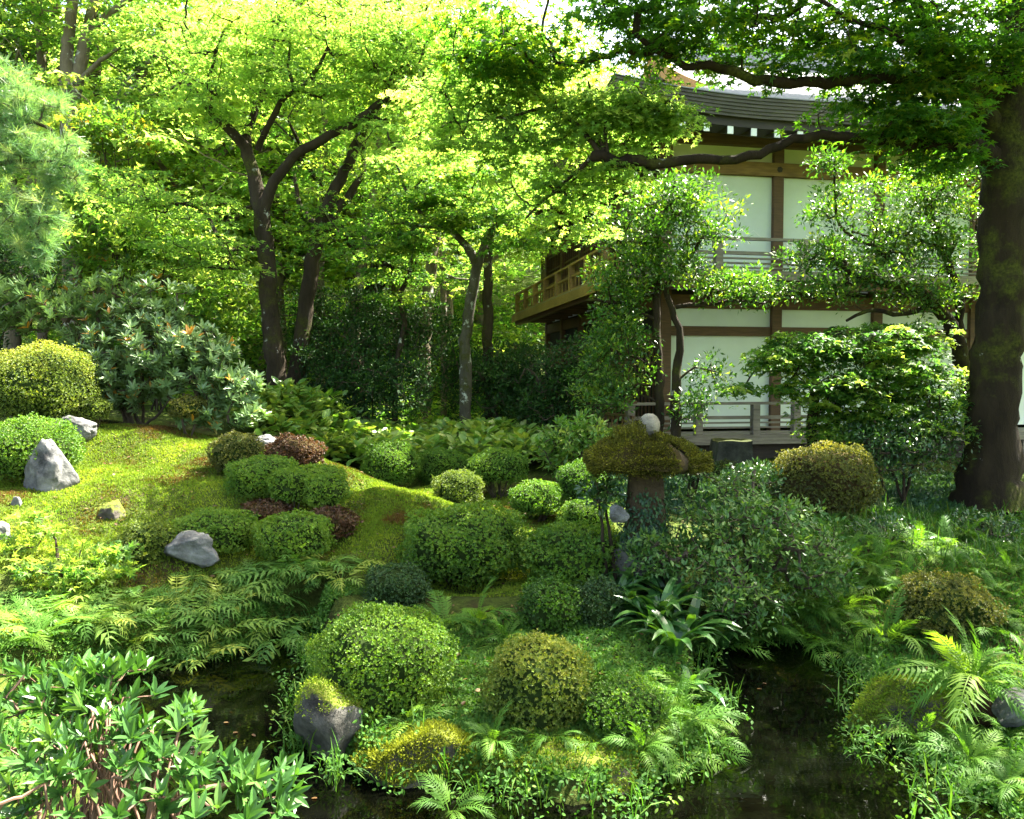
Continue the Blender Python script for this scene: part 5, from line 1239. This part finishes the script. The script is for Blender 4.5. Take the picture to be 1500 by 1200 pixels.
tag(gb_.build('grass', M['grass']), 'arching grass and sedge in the dappled light on the right', 'grass', kind='stuff')

# ------------------------------------------------------------------ rhododendron on the left
root = shrub('big rhododendron with long pale green leaves on the left', 'rhododendron', [(120, 470, 110, 50, 11.6, .7, 0.1)][:0] + [(100, 460, 120, 55, 11.4, .7, 95), (210, 450, 75, 50, 11.3, .7, 65), (200, 530, 110, 60, 11.0, .7, 115), (290, 530, 60, 50, 11.0, .6, 55), (330, 570, 50, 30, 10.9, .5, 34), (20, 450, 50, 40, 11.5, .5, 24), (330, 615, 60, 20, 10.6, .3, 16)], 'rhodo', OVAL, .2, 1, (.01, .01, .01), (200, 620, 11.2), ns=9, twig=.006)
fo = [c for c in root.children if c.name.startswith('foliage')][0]
def whorl_crown(root, regions, leaf, T, size, k, tint0, op=1.1, width=1.0, ns=8, twig=.005, red=False, yellow=.03, sr=1.0):
    for c in list(root.children): bpy.data.objects.remove(c)
    org = np.array(root.location)
    C = np.concatenate([ell(W(px, py, Y_), (rx * Y_ / F, dY, ry * Y_ / F), n) for (px, py, rx, ry, Y_, dY, n) in regions])
    C = C[C[:, 2] > H(C[:, 0], C[:, 1]) + .08]
    sm = MB(); sk = []; cm_ = C.mean(0)
    for i in range(ns):
        t = C[int(rng.integers(len(C)))] * .55 + cm_ * .45; a = org + (rng.normal(0, .12), rng.normal(0, .1), -.06)
        c = limb_curve([(*a, .024 * sr), (*((a + t) / 2 + rng.normal(0, .06, 3)), .016 * sr), (*t, .007 * sr)], .08, .006)
        sm.tube(c[:, :3], c[:, 3], 6); sk.append(c[1:, :3])
    sm.build('stems', M['twig_red' if red else 'twig'], root, org, True)
    mb = MB(); grow(np.concatenate(sk), C, mb, twig, mat=1, sides=5)
    D = unit((C - cm_) * (1, 1, .6)) * .6 + (0, -.1, .85) + rng.normal(0, .3, C.shape)
    tint = np.clip(tint0 + rng.normal(0, .16, len(C)), 0, .9)
    whorls(mb, C, D, k, T, size, tint, open_=op, width=width)
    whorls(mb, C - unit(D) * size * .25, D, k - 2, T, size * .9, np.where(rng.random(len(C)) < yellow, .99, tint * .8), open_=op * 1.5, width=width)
    mb.build('foliage', [M[leaf], M['twig_red' if red else 'twig']], root, org)
whorl_crown(root, [(100, 460, 125, 58, 11.4, .6, 190), (210, 450, 75, 52, 11.3, .6, 120), (200, 530, 120, 65, 11.0, .6, 230), (290, 530, 62, 52, 11.0, .5, 120), (335, 570, 48, 28, 10.9, .4, 80), (20, 450, 50, 45, 11.5, .5, 70), (320, 612, 70, 16, 10.7, .3, 40), (150, 580, 70, 34, 11, .4, 90)], 'rhodo', OVAL, .15, 8, .6, op=1.0, yellow=.07, width=.68)

# ------------------------------------------------------------------ shrub nearest the camera, lower left
b = W(150, 1180, 2.6)
fr = empty('foreground_shrub', (b[0], b[1], h1(b[0], b[1])), 'leafy shrub with reddish bare stems in the lower left corner nearest the viewer', 'shrub')
FRG = [(90, 1005, 120, 34, 3.0, .3, 60), (60, 1080, 120, 50, 2.75, .35, 56), (190, 1080, 95, 46, 2.8, .3, 44), (280, 1140, 90, 34, 2.6, .3, 32), (375, 1170, 65, 22, 2.5, .2, 20), (30, 1170, 100, 40, 2.5, .3, 18), (270, 1055, 26, 12, 2.85, .1, 6), (165, 990, 30, 16, 3.0, .1, 8)]
whorl_crown(fr, FRG, 'daphne', OVAL, .08, 5, .42, op=.75, width=.72, ns=70, twig=.0026, sr=.38, red=True, yellow=.03)

# ------------------------------------------------------------------ loose azalea right of the lantern, leaves, ferns
shrub('loose glossy azalea spreading over the bank right of the lantern', 'loose_azalea', [(1090, 760, 90, 40, 7.0, .5, 110), (1050, 830, 80, 60, 6.8, .5, 120), (1160, 800, 80, 60, 6.9, .5, 110), (1200, 840, 50, 50, 6.7, .3, 50), (1090, 880, 90, 40, 6.5, .4, 70), (1010, 780, 40, 60, 7.1, .3, 46), (1080, 700, 60, 20, 7.6, .4, 30), (960, 815, 45, 40, 6.85, .15, 46)], 'daphne', RHOMB, .066, 15, (.13, .13, .08), (1090, 905, 6.8), ns=14, twig=.0035, tint0=.6, tvar=.25)
for lb_, rg_, st_ in [('low dark shrub between the brownish dome and the golden brown bush', [(1300, 790, 60, 26, 8.2, .4, 70)], (1300, 815, 8.2)), ('low dark shrub in front of the old maple root', [(1440, 775, 55, 26, 8.8, .4, 66)], (1440, 800, 8.8)),
     ('low dark shrub behind the loose azalea beside the brownish dome', [(1110, 705, 50, 22, 9.6, .4, 66)], (1110, 730, 9.6)), ('small dark shrub between the lantern and the veranda', [(1015, 690, 36, 22, 10.4, .4, 50)], (1015, 715, 10.4))]:
    shrub(lb_, 'low_shrub', rg_, 'evergreen', RHOMB, .055, 24, (.14, .14, .1), st_, 'low dark shrubs on the right', tint0=.4)
shrub('small dark leaved shrub in front of the lantern shaft', 'small_shrub', [(885, 715, 30, 16, 7.15, .15, 16), (880, 735, 20, 14, 7.1, .1, 8)], 'evergreen', OVAL, .085, 9, (.05, .05, .04), (893, 790, 7.15), ns=2)
shrub('bushy pale herb left of the lantern cap', 'leafy_herb', [(850, 640, 45, 30, 11.0, .4, 60), (810, 660, 30, 30, 11.2, .3, 40)], 'hosta', RHOMB, .1, 16, (.12, .12, .1), (850, 700, 11.1), tint0=.5)
shrub('young maple sapling with feathery pale leaves on the left bank', 'maple_sapling', [(90, 850, 75, 55, 6.6, .35, 46), (150, 830, 50, 30, 6.7, .3, 24), (50, 780, 50, 30, 6.8, .2, 12)], 'maple_mid', MAPLE, .06, 22, (.15, .15, .06), (90, 930, 6.55), ns=4, tint0=.75, twig=.0035)

FB = [fern_mesh(FROND, n_, 1.0, tint0=t_).build('fern', M['fern']) for n_, t_ in ((11, .5), (7, .6), (9, .4), (13, .5), (6, .35), (10, .65))]
RB = [fern_mesh(ROYAL, n_, 1.0, tint0=t_).build('royal_fern', M['royal']) for n_, t_ in ((9, .5), (6, .6), (11, .45), (7, .7), (8, .4), (10, .55))]
FME = [o.data for o in FB]; RME = [o.data for o in RB]
for o in FB + RB: bpy.data.objects.remove(o)
def ferns(lst, me, name, group):
    for i, (px, py, Yd, L, lb) in enumerate(lst):
        p = W(px, py, Yd); z = h1(p[0], p[1]); 
        place(name, me[i % len(me)], (p[0], p[1], max(z, .02) if Yd < 99 else z), lb, 'fern', group, rz=rng.random() * 6.28, sc=L, tilt=(rng.normal(0, .08) + .12, rng.normal(0, .08)))
ferns([(330, 900, 6.5, .5, 'royal fern with pale leaflets under the small golden bush'), (390, 880, 6.7, .52, 'royal fern overhanging the dark inlet on the left bank'), (450, 860, 6.9, .52, 'royal fern left of the dark heathery bush'), (500, 850, 7.0, .5, 'royal fern close beside the dark heathery bush'),
       (250, 930, 6.3, .46, 'royal fern dipping to the water at the left bank'), (200, 960, 6.1, .45, 'royal fern behind the leaves of the foreground shrub'), (360, 830, 7.1, .42, 'royal fern below the half buried grey rock'), (140, 930, 6.2, .42, 'royal fern at the foot of the maple sapling'), (410, 910, 6.55, .46, 'royal fern hanging lowest over the inlet'), (300, 960, 6.15, .44, 'royal fern nearest the water on the left bank'), (540, 830, 7.3, .4, 'royal fern with white tipped leaves beside the bare stone')], RME, 'royal_fern', 'royal ferns on the left bank')
ferns([(440, 815, 7.2, .38, 'upright yellow green fern before the clipped bush'), (20, 930, 5.9, .42, 'yellow fern at the left edge above the foreground shrub'), (200, 870, 6.7, .36, 'fern between the yellowish loose bush and the golden bush'), (60, 960, 5.6, .4, 'green fern just above the foreground shrub leaves'),
       (650, 900, 6.4, .5, 'feathery fern left on the island neck'), (700, 895, 6.4, .45, 'feathery fern in the middle of the island neck'), (740, 930, 6.1, .36, 'fern behind the yellow tipped island bush on its left'), (600, 1040, 4.75, .3, 'small fern below the largest island bush'), (810, 1075, 4.55, .3, 'small fern leaning against the yellow tipped bush'), (720, 1090, 4.5, .26, 'fern between the golden slab and the yellow tipped bush'),
       (880, 1090, 4.5, .22, 'small fern beneath the low green island bush'), (1000, 1060, 4.9, .42, 'sunlit fern on the right tip of the island'), (990, 1110, 4.6, .36, 'fern at the lower right of the island shore'), (1010, 1010, 5.3, .4, 'fern on the right of the island below the strap leaves'), (1040, 1090, 4.75, .34, 'fern reaching out over the water right of the island'), (940, 1120, 4.45, .3, 'fern at the front right corner of the island'),
       (660, 1190, 4.0, .32, 'dark fern at the bottom edge in front of the golden slab')], FME, 'fern', 'ferns on the island and left bank')
ferns([(1120, 910, 6.7, .46, 'shaded fern hanging over the water below the loose azalea'), (1180, 920, 6.6, .46, 'shaded fern right of the loose azalea at the pond edge'), (1240, 920, 6.3, .5, 'fern behind the overgrown boulder on its left'), (1300, 910, 6.2, .52, 'fern behind the overgrown boulder on its right'), (1290, 850, 7.0, .44, 'yellow lit fern up the right bank'), (1230, 850, 7.2, .44, 'green fern on the right bank behind the loose azalea'), (1350, 860, 6.8, .46, 'fern left of the golden brown bush'), (1450, 880, 6.4, .5, 'fern right of the golden brown bush'),
       (1160, 870, 6.9, .4, 'dark fern under the loose azalea'), (1420, 1130, 4.5, .34, 'fern at the lower right by the pond'), (1480, 1170, 4.2, .32, 'fern in the lower right corner'), (1350, 1100, 4.75, .3, 'small fern below the overgrown boulder'), (1390, 800, 8.0, .4, 'fern among the sedge near the old maple'), (1060, 930, 6.5, .42, 'dark fern left of the shaded pond edge')], FME, 'fern', 'ferns on the right bank')
def bank_ferns(poly, n, me, name, L, label, group, sdmax=.9):
    P = scatter_poly(poly, n)
    for k, p_ in enumerate(P): place(name, me[k % len(me)], p_, label, 'fern', group, rng.random() * 6.28, L * rng.uniform(.75, 1.25), (rng.normal(0, .12) + .1, rng.normal(0, .1)))
bank_ferns([(-60, 1040, 5.3), (90, 1010, 5.8), (300, 985, 6.0), (450, 935, 6.7), (560, 870, 7.2), (330, 830, 7.3), (-60, 900, 6.2)], 52, RME, 'royal_fern', .36, 'pale royal fern in the mass that covers the left pond bank', 'ferns massed on the left pond bank')
bank_ferns([(1070, 930, 6.6), (1240, 960, 6.1), (1500, 900, 6.0), (1500, 840, 7.5), (1130, 850, 7.4)], 26, FME, 'fern', .34, 'green fern in the mass that covers the shaded right pond bank', 'ferns massed on the right pond bank')
bank_ferns([(1180, 850, 8.0), (1300, 860, 7.2), (1560, 860, 7.2), (1600, 770, 9.5), (1240, 770, 9.4)], 15, FME, 'fern', .36, 'fern in the dappled undergrowth between the sedge and the old maple', 'ferns among the sedge')
bank_ferns([(1400, 1180, 4.1), (1560, 1180, 4.0), (1560, 1050, 4.8), (1300, 1090, 4.9)], 9, FME, 'fern', .26, 'small fern on the near right bank below the fern with the trunk', 'small ferns on the near right bank')
bank_ferns([(960, 1110, 4.6), (1040, 1080, 4.9), (1030, 1000, 5.4), (960, 1010, 5.2)], 10, FME, 'fern', .26, 'small sunlit fern in the mass on the right tip of the island', 'small ferns on the island tip')
# fern with a short trunk on the right bank
p = W(1432, 1040, 4.95); z = h1(p[0], p[1]); tf = empty('tree_fern', (p[0], p[1], z), 'sunlit fern with tall fronds on a short brown fibrous trunk', 'fern')
fm = MB(); c = limb_curve([(0, 0, -.08, .1), (0.02, 0, .08, .085), (-.02, .01, .2, .07), (-.04, .02, .27, .05)], .03, .004); fm.tube(c[:, :3], c[:, 3], 12, rough=.3)
fm.build('trunk', M['fibre'], tf, None)
fm = fern_mesh(FROND, 17, .52, tint0=.6)
for a in fm.v: a += (-.03, 0, .26)
up_ = fern_mesh(FROND[:1] + FROND[3:], 6, .5, tint0=.5, up=.4)
for a in up_.v: a += (-.03, 0, .26)
for v_, q_ in zip(up_.v, up_.q): pass
fo_ = fm.build('fronds', M['fern'], tf, None); up_.build('young_fronds', M['fern'], tf, None)

# strap leaved clumps between lantern and pond
SM = []
for v_ in range(3):
    mb = MB()
    for i in range(22):
        t = rng.random() * 6.28; T = STRAP[int(rng.integers(4))]
        mb.leaves(T, np.array([[.08 * math.cos(t), .08 * math.sin(t), 0]]), np.array([[math.cos(t), math.sin(t), .0]]), np.array([[rng.normal(0, .15), rng.normal(0, .15), 1.0]]), rng.uniform(.6, 1.1), np.clip(rng.normal(.5, .22), 0, 1))
    SM.append(mb.build('strap', M['strap']))
SME = [o.data for o in SM]
for o in SM: bpy.data.objects.remove(o)
for i, (px, py, Yd, L, lb) in enumerate([(925, 930, 6.5, .5, 'strap leaved clump right of the dark greyish bush'), (960, 960, 6.2, .5, 'strap leaved clump in the middle of the pond edge group'), (990, 990, 5.8, .48, 'strap leaved clump nearest the island tip'), (945, 860, 7.0, .5, 'strap leaved clump at the lantern foot'), (985, 900, 6.7, .5, 'strap leaved clump under the loose azalea'), (1060, 950, 6.5, .4, 'strap leaved clump drooping into the dark water'), (900, 880, 6.8, .45, 'strap leaved clump behind the dark greyish bush'), (1005, 950, 6.2, .5, 'strap leaved clump leaning over the inlet'), (965, 920, 6.4, .52, 'tallest strap leaved clump of the pond edge group'), (1010, 1010, 5.5, .4, 'strap leaved clump among the island tip ferns')]):
    p = W(px, py, Yd); place('strap_leaved_plant', SME[i % 3], (p[0], p[1], max(.02, h1(p[0], p[1]))), lb, 'plant', 'strap leaved clumps by the pond', rng.random() * 6.28, L)
